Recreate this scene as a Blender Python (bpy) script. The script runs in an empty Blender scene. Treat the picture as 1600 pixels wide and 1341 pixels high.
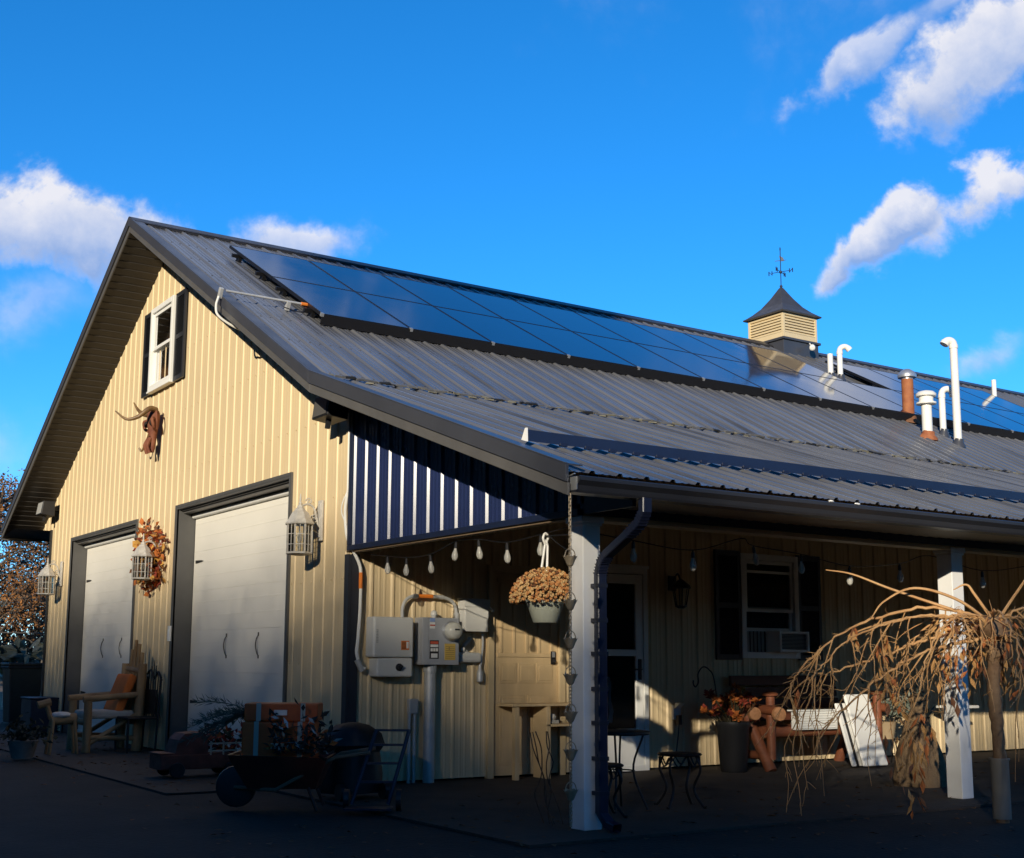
import bpy, math, random
import numpy as np
from mathutils import Vector, Matrix
random.seed(7)
scene = bpy.context.scene
COL = scene.collection
R = math.radians

# ------------------------------------------------------------------ camera
# building axes: +X runs along the ridge, the garage gable lies in X = 0, the porch wall in Y = 0
CAM = Vector((-5.357, -10.627, 1.13))
cam_d = bpy.data.cameras.new('camera'); cam = bpy.data.objects.new('camera', cam_d); COL.objects.link(cam)
fw = Vector((0.53947628, 0.82866703, 0.14925247)); rt = Vector((0.83751582, -0.54637645, 0.00632634)); up = Vector((-0.08679047, -0.12158839, 0.98877888))
cam.matrix_world = Matrix(((rt.x, up.x, -fw.x, CAM.x), (rt.y, up.y, -fw.y, CAM.y), (rt.z, up.z, -fw.z, CAM.z), (0, 0, 0, 1)))
cam_d.sensor_width = 36; cam_d.lens = 36 * 1970.8 / 1600
cam_d.shift_x = (800 - 765.86) / 1600; cam_d.shift_y = (736.83 - 670.5) / 1600
cam_d.clip_end = 5000
scene.camera = cam

# ------------------------------------------------------------------ light
SUN = Vector((-1.14, -1.0, 0.40)).normalized()       # towards the sun
SUN_EL = math.asin(SUN.z); SUN_AZ = math.atan2(SUN.x, SUN.y)
sun_d = bpy.data.lights.new('sun', 'SUN'); sun_d.energy = 5.0; sun_d.angle = R(0.53); sun_d.color = (1.0, 0.9, 0.72)
sun = bpy.data.objects.new('sun', sun_d); COL.objects.link(sun)
sun.rotation_euler = (-SUN).to_track_quat('-Z', 'Y').to_euler()
sun.location = SUN * 60
scene.view_settings.view_transform = 'Standard'; scene.view_settings.look = 'None'
scene.view_settings.exposure = 0.1; scene.view_settings.gamma = 1
scene.render.engine = 'CYCLES'
scene.cycles.use_denoising = True
scene.cycles.max_bounces = 6; scene.cycles.diffuse_bounces = 3; scene.cycles.glossy_bounces = 3
scene.cycles.transparent_max_bounces = 12
scene.cycles.sample_clamp_indirect = 4.0
scene.cycles.caustics_reflective = False; scene.cycles.caustics_refractive = False

world = bpy.data.worlds.new('World'); scene.world = world; world.use_nodes = True
wt = world.node_tree; wn = wt.nodes; wl = wt.links
for n in list(wn): wn.remove(n)

def sky_dir(az, el):
    a, e = R(az), R(el)
    return Vector((math.sin(a) * math.cos(e), math.cos(a) * math.cos(e), math.sin(e)))

def build_sky():
    def N(t, **k):
        n = wn.new(t)
        for a, b in k.items(): setattr(n, a, b)
        return n
    def math_(op, a, b=None, clamp=False):
        n = N('ShaderNodeMath', operation=op); n.use_clamp = clamp
        for i, v in enumerate((a, b)):
            if v is None: continue
            if isinstance(v, (int, float)): n.inputs[i].default_value = v
            else: wl.new(v, n.inputs[i])
        return n.outputs[0]
    out = N('ShaderNodeOutputWorld'); bg = N('ShaderNodeBackground'); bg.inputs[1].default_value = SKY_STRENGTH
    sky = N('ShaderNodeTexSky', sky_type='NISHITA'); sky.sun_disc = False
    sky.sun_elevation = SUN_EL; sky.sun_rotation = SKY_ROT
    sky.air_density = 1.0; sky.dust_density = 0.0; sky.ozone_density = 6.0; sky.altitude = 2000
    hs = N('ShaderNodeHueSaturation'); hs.inputs['Saturation'].default_value = 1.14; hs.inputs['Value'].default_value = SKY_VALUE; hs.inputs['Hue'].default_value = 0.497
    wl.new(sky.outputs[0], hs.inputs['Color'])
    tc = N('ShaderNodeTexCoord'); d = tc.outputs['Generated']
    # cloud texture, by direction
    nz = N('ShaderNodeTexNoise'); nz.inputs['Scale'].default_value = 9; nz.inputs['Detail'].default_value = 7; nz.inputs['Roughness'].default_value = 0.56
    nz.inputs['Distortion'].default_value = 0.3
    wl.new(d, nz.inputs['Vector'])
    nf = N('ShaderNodeTexNoise'); nf.inputs['Scale'].default_value = 26; nf.inputs['Detail'].default_value = 6; nf.inputs['Roughness'].default_value = 0.6
    wl.new(d, nf.inputs['Vector'])
    # warp the direction a little so that edges curl
    wa = N('ShaderNodeVectorMath', operation='SUBTRACT'); wl.new(nz.outputs['Color'], wa.inputs[0]); wa.inputs[1].default_value = (.5, .5, .5)
    wb = N('ShaderNodeVectorMath', operation='SCALE'); wl.new(wa.outputs[0], wb.inputs[0]); wb.inputs['Scale'].default_value = 0.085
    wc = N('ShaderNodeVectorMath', operation='ADD'); wl.new(d, wc.inputs[0]); wl.new(wb.outputs[0], wc.inputs[1])
    wd = wc.outputs[0]
    dens = None; lit = None
    for (az, el, ha, hb, rot, gain, soft) in CLOUDS:
        c = sky_dir(az, el); w = c
        u = Vector((math.cos(R(az)), -math.sin(R(az)), 0)); v = w.cross(u) * -1
        if v.z < 0: v = -v
        ru = u * math.cos(R(rot)) + v * math.sin(R(rot)); rv = -u * math.sin(R(rot)) + v * math.cos(R(rot))
        m = Matrix((ru, rv, ru.cross(rv))).transposed()
        mp = N('ShaderNodeMapping', vector_type='TEXTURE')
        mp.inputs['Location'].default_value = c; mp.inputs['Rotation'].default_value = m.to_euler('XYZ')
        mp.inputs['Scale'].default_value = (R(ha), R(hb), R(ha) * 4)
        wl.new(wd, mp.inputs['Vector'])
        ln = N('ShaderNodeVectorMath', operation='LENGTH'); wl.new(mp.outputs[0], ln.inputs[0])
        q = math_('SUBTRACT', 1.0, ln.outputs['Value'])
        nn = math_('MULTIPLY', math_('SUBTRACT', nz.outputs['Fac'], 0.5), 3.0)
        n2 = math_('MULTIPLY', math_('SUBTRACT', nf.outputs['Fac'], 0.5), 1.35)
        q = math_('MULTIPLY', math_('ADD', math_('ADD', q, nn), n2), gain / soft)
        q = math_('MULTIPLY', math_('SMOOTH_MAX', q, 0.0), 1.0)
        q = math_('MINIMUM', q, min(1.0, gain))
        sp = N('ShaderNodeSeparateXYZ'); wl.new(mp.outputs[0], sp.inputs[0])
        hgt = math_('MULTIPLY', sp.outputs['Y'], q)
        dens = q if dens is None else math_('MAXIMUM', dens, q)
        lit = hgt if lit is None else math_('ADD', lit, hgt)
    dens = math_('MINIMUM', dens, 0.97)
    sh = math_('ADD', math_('MULTIPLY', lit, 0.55), math_('MULTIPLY', nf.outputs['Fac'], 0.9), False)
    cr = N('ShaderNodeMapRange'); cr.inputs['From Min'].default_value = 0.05; cr.inputs['From Max'].default_value = 0.75; wl.new(sh, cr.inputs['Value'])
    cm = N('ShaderNodeMix', data_type='RGBA'); cm.inputs['A'].default_value = [c / SKY_STRENGTH for c in (.26, .40, .72)] + [1]; cm.inputs['B'].default_value = [c / SKY_STRENGTH for c in (.80, .80, .86)] + [1]
    wl.new(cr.outputs[0], cm.inputs['Factor'])
    mx = N('ShaderNodeMix', data_type='RGBA'); wl.new(dens, mx.inputs['Factor']); wl.new(hs.outputs[0], mx.inputs['A']); wl.new(cm.outputs['Result'], mx.inputs['B'])
    wl.new(mx.outputs['Result'], bg.inputs[0]); wl.new(bg.outputs[0], out.inputs[0])

SKY_STRENGTH = 0.12; SKY_VALUE = 1.85; SKY_ROT = SUN_AZ
# azimuth, elevation, half width, half height (degrees), tilt, gain, edge softness
CLOUDS = [(13.4, 18.0, 5.6, 2.1, 6, 1.0, .42), (23.8, 18.9, 3.6, 1.35, 4, .85, .55), (12.6, 14.6, 2.2, .9, 25, .4, .8), (9.0, 8.5, 4.0, 1.6, 10, .4, .8),
          (50.6, 25.4, 2.2, .62, 33, .7, .55), (57.0, 25.5, 4.7, 2.1, 20, 1.0, .42), (54.0, 27.3, 1.5, .7, 35, .5, .7), (51.5, 18.7, 3.0, .78, 30, .95, .42),
          (56.6, 20.1, 4.0, 1.35, 24, 1.0, .42), (55.2, 12.9, 1.6, .6, 25, .5, .8),
          (24.5, 40.4, 9.5, 6.3, -6, 1.0, .4), (60, 34, 12, 4.0, 10, .6, 1.0)]
build_sky()

# ------------------------------------------------------------------ helpers
class MB:
    """collects faces; build() links them as one mesh object"""
    def __init__(s): s.v = []; s.f = []; s.m = []
    def face(s, pts, mi=0):
        b = len(s.v); s.v.extend(tuple(p) for p in pts); s.f.append(tuple(range(b, b + len(pts)))); s.m.append(mi)
    def grid(s, rows, mi=0, close_u=False):
        b = len(s.v); n = len(rows[0])
        for r in rows: s.v.extend(tuple(p) for p in r)
        for i in range(len(rows) - 1):
            for j in range(n if close_u else n - 1):
                k = (j + 1) % n
                s.f.append((b + i * n + j, b + i * n + k, b + (i + 1) * n + k, b + (i + 1) * n + j)); s.m.append(mi)
    def hexa(s, p, mi=0):
        b = len(s.v); s.v.extend(tuple(q) for q in p)
        for f in ((0, 3, 2, 1), (4, 5, 6, 7), (0, 1, 5, 4), (1, 2, 6, 5), (2, 3, 7, 6), (3, 0, 4, 7)):
            s.f.append(tuple(b + i for i in f)); s.m.append(mi)
    def box(s, x0, x1, y0, y1, z0, z1, mi=0):
        s.hexa([(x0, y0, z0), (x1, y0, z0), (x1, y1, z0), (x0, y1, z0), (x0, y0, z1), (x1, y0, z1), (x1, y1, z1), (x0, y1, z1)], mi)
    def obox(s, c, a, b, n, mi=0):
        c = Vector(c); a = Vector(a); b = Vector(b); n = Vector(n)
        s.hexa([c - a - b - n, c + a - b - n, c + a + b - n, c - a + b - n, c - a - b + n, c + a - b + n, c + a + b + n, c - a + b + n], mi)
    def bar(s, p, q, w, h=None, mi=0, upv=(0, 0, 1)):
        p = Vector(p); q = Vector(q); d = (q - p); t = d.normalized(); h = h or w
        u = Vector(upv)
        if abs(t.dot(u)) > .95: u = Vector((1, 0, 0))
        sd = t.cross(u).normalized(); n = sd.cross(t)
        s.obox((p + q) / 2, d / 2, sd * w / 2, n * h / 2, mi)
    def tube(s, pts, r, n=8, mi=0, cap=True):
        pts = [Vector(p) for p in pts]
        if len(pts) < 2: return
        rr = r if isinstance(r, (list, tuple)) else [r] * len(pts)
        t = (pts[1] - pts[0]).normalized(); u = t.orthogonal().normalized(); rows = []
        for i, p in enumerate(pts):
            if i == 0: t = (pts[1] - pts[0])
            elif i == len(pts) - 1: t = pts[-1] - pts[-2]
            else: t = (pts[i + 1] - pts[i]).normalized() + (pts[i] - pts[i - 1]).normalized()
            t = t.normalized() if t.length > 1e-9 else Vector((0, 0, 1))
            u = (u - t * u.dot(t));
            u = u.normalized() if u.length > 1e-6 else t.orthogonal().normalized()
            w = t.cross(u)
            rows.append([p + (u * math.cos(2 * math.pi * k / n) + w * math.sin(2 * math.pi * k / n)) * rr[i] for k in range(n)])
        s.grid(rows, mi, True)
        if cap: s.face(rows[0][::-1], mi); s.face(rows[-1], mi)
    def lathe(s, c, prof, n=20, mi=0, ax=(0, 0, 1), cap=True):
        c = Vector(c); a = Vector(ax).normalized(); u = a.orthogonal().normalized(); w = a.cross(u)
        rows = [[c + a * z + (u * math.cos(2 * math.pi * k / n) + w * math.sin(2 * math.pi * k / n)) * r for k in range(n)] for r, z in prof]
        s.grid(rows, mi, True)
        if cap: s.face(rows[0][::-1], mi); s.face(rows[-1], mi)
    def prism(s, poly, ext, mi=0):
        e = Vector(ext); a = [Vector(p) for p in poly]; b = [p + e for p in a]
        s.face(a[::-1], mi); s.face(b, mi)
        for i in range(len(a)):
            j = (i + 1) % len(a); s.face((a[i], a[j], b[j], b[i]), mi)
    def ball(s, c, r, mi=0, n=8, m=5, jit=0):
        c = Vector(c); r = r if isinstance(r, (list, tuple)) else (r, r, r); rows = []
        for i in range(m + 1):
            th = math.pi * (i / m) if 0 < i < m else (0.02 if i == 0 else math.pi - .02)
            rows.append([c + Vector((r[0] * math.sin(th) * math.cos(2 * math.pi * k / n), r[1] * math.sin(th) * math.sin(2 * math.pi * k / n), r[2] * math.cos(th))) * (1 + random.uniform(-jit, jit)) for k in range(n)])
        s.grid(rows, mi, True)
    def leaf(s, c, d, l, w, mi=0, nrm=None):
        c = Vector(c); d = Vector(d).normalized()
        n = Vector(nrm) if nrm is not None else Vector((random.gauss(0, 1), random.gauss(0, 1), random.gauss(0, 1)))
        sd = d.cross(n)
        if sd.length < 1e-4: sd = d.orthogonal()
        sd.normalize(); n = sd.cross(d)
        a = c; b = c + d * l * .5 + sd * w * .5 + n * w * .15; e = c + d * l; f = c + d * l * .5 - sd * w * .5 + n * w * .15
        k = len(s.v); s.v.extend((tuple(a), tuple(b), tuple(e), tuple(f))); s.f.append((k, k + 1, k + 2)); s.f.append((k, k + 2, k + 3)); s.m += [mi, mi]
    def build(s, name, mats, parent=None, at=None, smooth=False, bevel=0, label=None):
        o0 = Vector(at) if at is not None else (Vector(parent['_o']) if parent is not None else Vector((0, 0, 0)))
        me = bpy.data.meshes.new(name)
        v = np.array(s.v, dtype=np.float32).reshape(-1, 3) - np.array(o0, dtype=np.float32)
        me.from_pydata(v.tolist(), [], s.f)
        if not isinstance(mats, (list, tuple)): mats = [mats]
        for m in mats: me.materials.append(m)
        me.polygons.foreach_set('material_index', s.m)
        if smooth: me.polygons.foreach_set('use_smooth', [True] * len(s.f))
        me.validate(); me.update()
        o = bpy.data.objects.new(name, me); COL.objects.link(o)
        if parent is not None: o.parent = parent; o['_o'] = list(parent['_o'])
        else: o.location = o0; o['_o'] = list(o0)
        if smooth: me.set_sharp_from_angle(angle=R(40))
        if bevel:
            b = o.modifiers.new('bevel', 'BEVEL'); b.width = bevel; b.segments = 2; b.limit_method = 'ANGLE'; b.angle_limit = R(50)
        if label: o['label'] = label
        return o

def thing(name, label, cat, at, group=None):
    o = bpy.data.objects.new(name, None); COL.objects.link(o); o.location = at; o['_o'] = list(at)
    o.empty_display_size = .1
    o['label'] = label; o['category'] = cat
    if group: o['group'] = group
    return o
def tag(o, label, cat, group=None):
    o['label'] = label; o['category'] = cat
    if group: o['group'] = group
    return o
def kind(o, k='structure'): o['kind'] = k; return o
def copy_thing(o, loc=None, dz=0, label=None):
    c = o.copy(); COL.objects.link(c)
    if loc is not None: c.location = loc
    if label: c['label'] = label
    def kids(src, dst):
        for ch in [k for k in bpy.data.objects if k.parent == src]:
            d = ch.copy(); COL.objects.link(d); d.parent = dst; kids(ch, d)
    kids(o, c)
    return c

def curve_pts(ctrl, n=12):
    """Catmull-Rom through control points"""
    P = [Vector(p) for p in ctrl]; P = [P[0] * 2 - P[1]] + P + [P[-1] * 2 - P[-2]]; out = []
    for i in range(1, len(P) - 2):
        for k in range(n):
            t = k / n; a, b, c, d = P[i - 1], P[i], P[i + 1], P[i + 2]
            out.append(.5 * ((2 * b) + (c - a) * t + (2 * a - 5 * b + 4 * c - d) * t * t + (3 * b - a - 3 * c + d) * t ** 3))
    out.append(P[-2]); return out

# ------------------------------------------------------------------ materials
def mat(name, col, rough=.6, metal=0., spec=.5, var=.0, vscale=3., col2=None, bump=0., bscale=40., stretch=None, coat=0., detail=4., grime=None):
    m = bpy.data.materials.new(name); m.use_nodes = True; nt = m.node_tree; n = nt.nodes; l = nt.links
    b = n['Principled BSDF']; b.inputs['Base Color'].default_value = (*col, 1); b.inputs['Roughness'].default_value = rough
    b.inputs['Metallic'].default_value = metal; b.inputs['Specular IOR Level'].default_value = spec; b.inputs['Coat Weight'].default_value = coat
    tc = None
    def vec(scale, st):
        nonlocal tc
        if tc is None: tc = n.new('ShaderNodeTexCoord')
        mp = n.new('ShaderNodeMapping'); l.new(tc.outputs['Object'], mp.inputs['Vector'])
        mp.inputs['Scale'].default_value = [scale * q for q in (st or (1, 1, 1))]
        return mp.outputs[0]
    if var or col2:
        t = n.new('ShaderNodeTexNoise'); t.inputs['Scale'].default_value = 1; t.inputs['Detail'].default_value = detail; t.inputs['Roughness'].default_value = .6
        l.new(vec(vscale, stretch), t.inputs['Vector'])
        mr = n.new('ShaderNodeMapRange'); mr.inputs['From Min'].default_value = .3; mr.inputs['From Max'].default_value = .7; l.new(t.outputs['Fac'], mr.inputs['Value'])
        mx = n.new('ShaderNodeMix'); mx.data_type = 'RGBA'
        c2 = col2 or tuple(c * (1 - var) for c in col); c1 = col if col2 else tuple(min(1, c * (1 + var)) for c in col)
        mx.inputs['A'].default_value = (*c1, 1); mx.inputs['B'].default_value = (*c2, 1); l.new(mr.outputs[0], mx.inputs['Factor'])
        last = mx.outputs['Result']
        if grime:
            gc, gs, gst, lo, hi = grime
            g = n.new('ShaderNodeTexNoise'); g.inputs['Scale'].default_value = 1; g.inputs['Detail'].default_value = 5; l.new(vec(gs, gst), g.inputs['Vector'])
            gr = n.new('ShaderNodeMapRange'); gr.inputs['From Min'].default_value = lo; gr.inputs['From Max'].default_value = hi; l.new(g.outputs['Fac'], gr.inputs['Value'])
            gm = n.new('ShaderNodeMix'); gm.data_type = 'RGBA'; l.new(gr.outputs[0], gm.inputs['Factor']); l.new(last, gm.inputs['A']); gm.inputs['B'].default_value = (*gc, 1)
            last = gm.outputs['Result']
        l.new(last, b.inputs['Base Color'])
        rr = n.new('ShaderNodeMapRange'); rr.inputs['To Min'].default_value = max(.02, rough - .08); rr.inputs['To Max'].default_value = min(1, rough + .1)
        l.new(t.outputs['Fac'], rr.inputs['Value']); l.new(rr.outputs[0], b.inputs['Roughness'])
    if bump:
        t = n.new('ShaderNodeTexNoise'); t.inputs['Scale'].default_value = 1; t.inputs['Detail'].default_value = 3; l.new(vec(bscale, stretch), t.inputs['Vector'])
        bp = n.new('ShaderNodeBump'); bp.inputs['Strength'].default_value = bump; bp.inputs['Distance'].default_value = .02; l.new(t.outputs['Fac'], bp.inputs['Height']); l.new(bp.outputs[0], b.inputs['Normal'])
    return m

def glass_mat(name, tint=(.55, .6, .62), rough=.01):
    m = bpy.data.materials.new(name); m.use_nodes = True; nt = m.node_tree; n = nt.nodes; l = nt.links
    for q in list(n): n.remove(q)
    o = n.new('ShaderNodeOutputMaterial'); t = n.new('ShaderNodeBsdfTransparent'); g = n.new('ShaderNodeBsdfGlossy'); f = n.new('ShaderNodeFresnel'); x = n.new('ShaderNodeMixShader')
    t.inputs[0].default_value = (*tint, 1); g.inputs['Roughness'].default_value = rough; f.inputs[0].default_value = 1.5
    l.new(f.outputs[0], x.inputs[0]); l.new(t.outputs[0], x.inputs[1]); l.new(g.outputs[0], x.inputs[2]); l.new(x.outputs[0], o.inputs[0]); return m

BEIGE = mat('tan_siding', (.70, .545, .325), .42, var=.05, vscale=.7, spec=.4, grime=((.42, .31, .16), .9, (1, 1, .25), .62, .95))
BEIGE_FLAT = mat('tan_trim', (.56, .43, .25), .5, var=.05, vscale=2)
NAVY = mat('navy_siding', (.018, .028, .088), .26, spec=.6, var=.15, vscale=1.5)
NAVY_TRIM = mat('navy_trim', (.012, .018, .045), .32, spec=.5, var=.1, vscale=3)
ROOF = mat('charcoal_roof', (.108, .110, .120), .245, spec=.6, var=.25, vscale=1.3, stretch=(2.6, .3, .3), grime=((.034, .033, .034), 1.5, (3.2, .25, .25), .54, .76))
TRIM = mat('charcoal_trim', (.052, .054, .064), .33, spec=.55, var=.12, vscale=2)
GREYTRIM = mat('grey_trim', (.105, .10, .095), .4, var=.12, vscale=4)
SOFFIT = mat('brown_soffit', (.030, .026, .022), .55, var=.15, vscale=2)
TANSOFFIT = mat('tan_soffit', (.46, .37, .25), .55, var=.08, vscale=2)
WHITE = mat('white_paint', (.80, .79, .76), .45, var=.03, vscale=3)
DOORWHITE = mat('white_steel_door', (.78, .745, .67), .42, var=.025, vscale=1.2, bump=.05, bscale=120)
POSTWHITE = mat('white_vinyl_post', (.80, .79, .77), .4, var=.03, vscale=3, grime=((.45, .42, .36), 3, (1, 1, .4), .6, .9))
VINYL = mat('white_vinyl', (.82, .81, .77), .4, var=.03)
BLACK = mat('black_metal', (.012, .012, .014), .4, var=.2, vscale=8)
BLACKPL = mat('black_plastic', (.015, .015, .017), .5, var=.2, vscale=5)
PANE = glass_mat('window_glass', rough=.07)
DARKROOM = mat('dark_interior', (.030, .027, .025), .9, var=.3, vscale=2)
CURTAIN = mat('curtain_cloth', (.50, .46, .40), .9, var=.12, vscale=6, stretch=(1, 4, .3))
STEEL = mat('galvanized_steel', (.52, .53, .54), .38, metal=.7, var=.12, vscale=6)
PVC = mat('white_pvc', (.80, .78, .72), .38, var=.04, vscale=4, grime=((.50, .44, .34), 5, (1, 1, .3), .62, .9))
RUSTPIPE = mat('rusty_pipe', (.26, .075, .030), .75, col2=(.40, .15, .055), vscale=9, bump=.2, bscale=40)

# ------------------------------------------------------------------ the house
XR = -0.617; DE = 4.216; ZE = 2.376; YB = -0.321; ZB = 3.728; YR = 5.464; ZR = 6.9245; YL = 11.949; X1 = 27.0
DP = 3.5957; WP = 0.1535; YW = 11.08; HDR = 2.15
MS = (ZR - ZB) / (YR - YB); PS = (ZB - ZE) / (DE + YB)
ZL = ZR - MS * (YL - YR)
def main_z(y): return ZR - MS * abs(YR - y)
def porch_z(y): return ZB - PS * (YB - y)
def roof_z(y): return main_z(y) if y >= YB else porch_z(y)
PITCH = .2286

def rib_profile(s0, s1, phase, h=.019, base=.056, top=.024, minor=.004, lo=0.0):
    pts = []; k = math.ceil((s0 - phase) / PITCH) - 1
    while phase + k * PITCH < s1 + PITCH:
        c = phase + k * PITCH
        for d, o in ((-base / 2, 0), (-top / 2, h), (top / 2, h), (base / 2, 0)): pts.append((c + d, o))
        for q in (1 / 3, 2 / 3):
            m = c + base / 2 + (PITCH - base) * q
            for d, o in ((-.016, 0), (-.006, minor), (.006, minor), (.016, 0)): pts.append((m + d, o))
        k += 1
    pts = [p for p in sorted(pts) if s0 <= p[0] <= s1]
    return [(s0, lo)] + pts + [(s1, lo)]

def ribbed(mb, prof, spans, P, breaks=(), mi=0):
    """strips between profile points; spans(s) lists (low(s), high(s)) pairs"""
    for b in breaks:
        for i in range(len(prof) - 1):
            (a, oa), (c, oc) = prof[i], prof[i + 1]
            if a < b < c: prof.insert(i + 1, (b, oa + (oc - oa) * (b - a) / (c - a))); break
    for (a, oa), (c, oc) in zip(prof[:-1], prof[1:]):
        if c - a < 1e-6: continue
        for lo, hi in spans((a + c) / 2):
            la, lc, ha, hc = lo(a), lo(c), hi(a), hi(c)
            if ha - la < 1e-4 and hc - lc < 1e-4: continue
            mb.face((P(a, la, oa), P(c, lc, oc), P(c, hc, oc), P(a, ha, oa)), mi)
K = lambda v: (lambda s: v)

house = thing('barn_house', 'tan metal-sided barn house with charcoal metal roof, two white garage doors and a covered porch', 'house', (5, 4, 0))
D2 = (1.40, 4.81, 3.01); D1 = (6.48, 9.70, 2.98)

# gable wall (X = 0, faces -X); ribs stand proud towards -X
mb = MB()
def gspan(y):
    top = lambda s: roof_z(s) - .165
    base = .02
    if y > YW: return [(K(3.25), top)]
    for a, b, h in (D1, D2):
        if a < y < b: return [(K(h), top)]
    return [(K(base), top)]
pr_ = rib_profile(0, 11.80, .10, h=.0112, base=.046, minor=.0014)
ribbed(mb, pr_, gspan, lambda s, t, o: (-o, s, t), breaks=(D1[0], D1[1], D2[0], D2[1], YW, YR))
for i in range(52):
    y = .10 + PITCH * i + .05
    for z in (.35, 1.1, 1.9, 2.7, 3.5, 4.3, 5.1, 5.9):
        if z > roof_z(y) - .3 or y > YW - .05 or any(a - .03 < y < b + .03 and z < h + .05 for a, b, h in (D1, D2)): continue
        mb.obox((-.004, y, z), (.004, 0, 0), (0, .006, 0), (0, 0, .006), 1)
mb.build('gable_wall', [BEIGE, BEIGE_FLAT], house)

# wall under the porch (Y = 0, faces -Y)
DOORW = (1.60, 2.40, 2.02); DOORS = (2.70, 3.58, 2.14); WIN = (4.97, 5.90, 1.19, 2.39)
mb = MB()
def pspan(x):
    top = K(3.58)
    for a, b, h in (DOORW, DOORS):
        if a < x < b: return [(K(h), top)]
    if WIN[0] < x < WIN[1]: return [(K(.02), K(WIN[2])), (K(WIN[3]), top)]
    return [(K(.02), top)]
ribbed(mb, rib_profile(0, X1 - .6, .23, h=.016, base=.05, top=.02, minor=.003), pspan, lambda s, t, o: (s, -o, t), breaks=(1.60, 2.40, 2.70, 3.58, WIN[0], WIN[1]))
mb.build('porch_wall', BEIGE, house)
# unseen sides
mb = MB()
ribbed(mb, rib_profile(0, X1 - .6, .1), lambda x: [(K(.02), K(3.3))], lambda s, t, o: (s, YW + o, t))
mb.build('rear_wall', BEIGE, house)
mb = MB(); mb.face([(X1 - .6, 0, 0), (X1 - .6, YW, 0), (X1 - .6, YW, 3.3), (X1 - .6, YR, 6.75), (X1 - .6, 0, 3.7)]); mb.build('end_wall', BEIGE, house)

# navy end of the porch roof
mb = MB()
ribbed(mb, rib_profile(-DP, -.085, -.31 - PITCH * 20, h=.019, base=.056, top=.024), lambda y: [(K(HDR + .045), lambda s: porch_z(s) - .17 if s < YB else main_z(s) - .17)], lambda s, t, o: (-.012 - o, s, t), breaks=(YB,))
mb.build('porch_gable_panel', NAVY, house)
mb = MB()
mb.box(-.045, .04, -DP, -.01, HDR, HDR + .05); mb.box(-.05, .01, -.09, -.02, HDR + .05, 3.56)
mb.build('porch_gable_trim', NAVY_TRIM, house, bevel=.004)
mb = MB(); mb.box(-.02, .05, -DP, -.1, HDR - .016, HDR - .002); mb.build('porch_gable_sill', mat('brown_sill', (.16, .11, .065), .6, var=.2, vscale=4), house)
mb = MB(); mb.box(.045, .14, -DP, -.02, HDR, HDR + .3); mb.build('porch_end_beam', mat('stained_lumber', (.12, .075, .04), .7, var=.2, vscale=3), house)

# corner trim of the gable
mb = MB()
mb.box(-.03, .0, -.03, .055, 0, HDR - .03); mb.box(0.002, .085, -.032, -.004, 0, HDR - .03)
mb.build('corner_trim', mat('dark_corner_trim', (.03, .032, .04), .4, var=.15, vscale=3), house)
mb = MB(); mb.box(-.028, .0, -.018, .05, HDR, 3.52); mb.build('upper_corner_trim', BEIGE_FLAT, house)
mb = MB(); mb.box(-.028, .06, YW - .05, YW + .028, 0, 3.27); mb.build('corner_trim', mat('dark_back_trim', (.025, .024, .022), .5, var=.1), house)

# ---------------- roofs
nM = Vector((0, -MS, 1)).normalized(); nL = Vector((0, MS, 1)).normalized(); nP = Vector((0, -PS, 1)).normalized()
RIB0 = -.4105
mb = MB()
RX = rib_profile(XR + .02, X1, RIB0)
def PM(s, t, o): return Vector((s, t, main_z(t))) + nM * (o - .019)
ribbed(mb, RX[:], lambda x: [(K(YB - .05), K(YR))], PM)
ribbed(mb, RX[:], lambda x: [(K(YR), K(YL))], lambda s, t, o: Vector((s, t, main_z(t))) + nL * (o - .019))
k = 0
for x in [RIB0 + PITCH * i + d for i in range(int((X1 - RIB0) / PITCH)) for d in (.055, .165)]:
    for y in (YB + .12, .75, 1.5, 2.25, 3.0, 3.75, 4.5, 5.2):
        c = PM(x, y, .004); mb.obox(c, (.007, 0, 0), Vector((0, 1, MS)).normalized() * .007, nM * .004, 0)
rf = mb.build('main_roof', ROOF, house)
mb = MB()
def PP(s, t, o): return Vector((s, t, porch_z(t))) + nP * (o - .019)
ribbed(mb, RX[:], lambda x: [(K(-DE - .03), K(YB + .08))], lambda s, t, o: PP(s, t, o) - nP * .012)
for x in [RIB0 + PITCH * i + d for i in range(int((X1 - RIB0) / PITCH)) for d in (.055, .165)]:
    for y in (-.9, -1.7, -2.5, -3.9):
        mb.obox(PP(x, y, -.008), (.007, 0, 0), Vector((0, 1, PS)).normalized() * .007, nP * .004, 0)
mb.build('porch_roof', ROOF, house)
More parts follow.
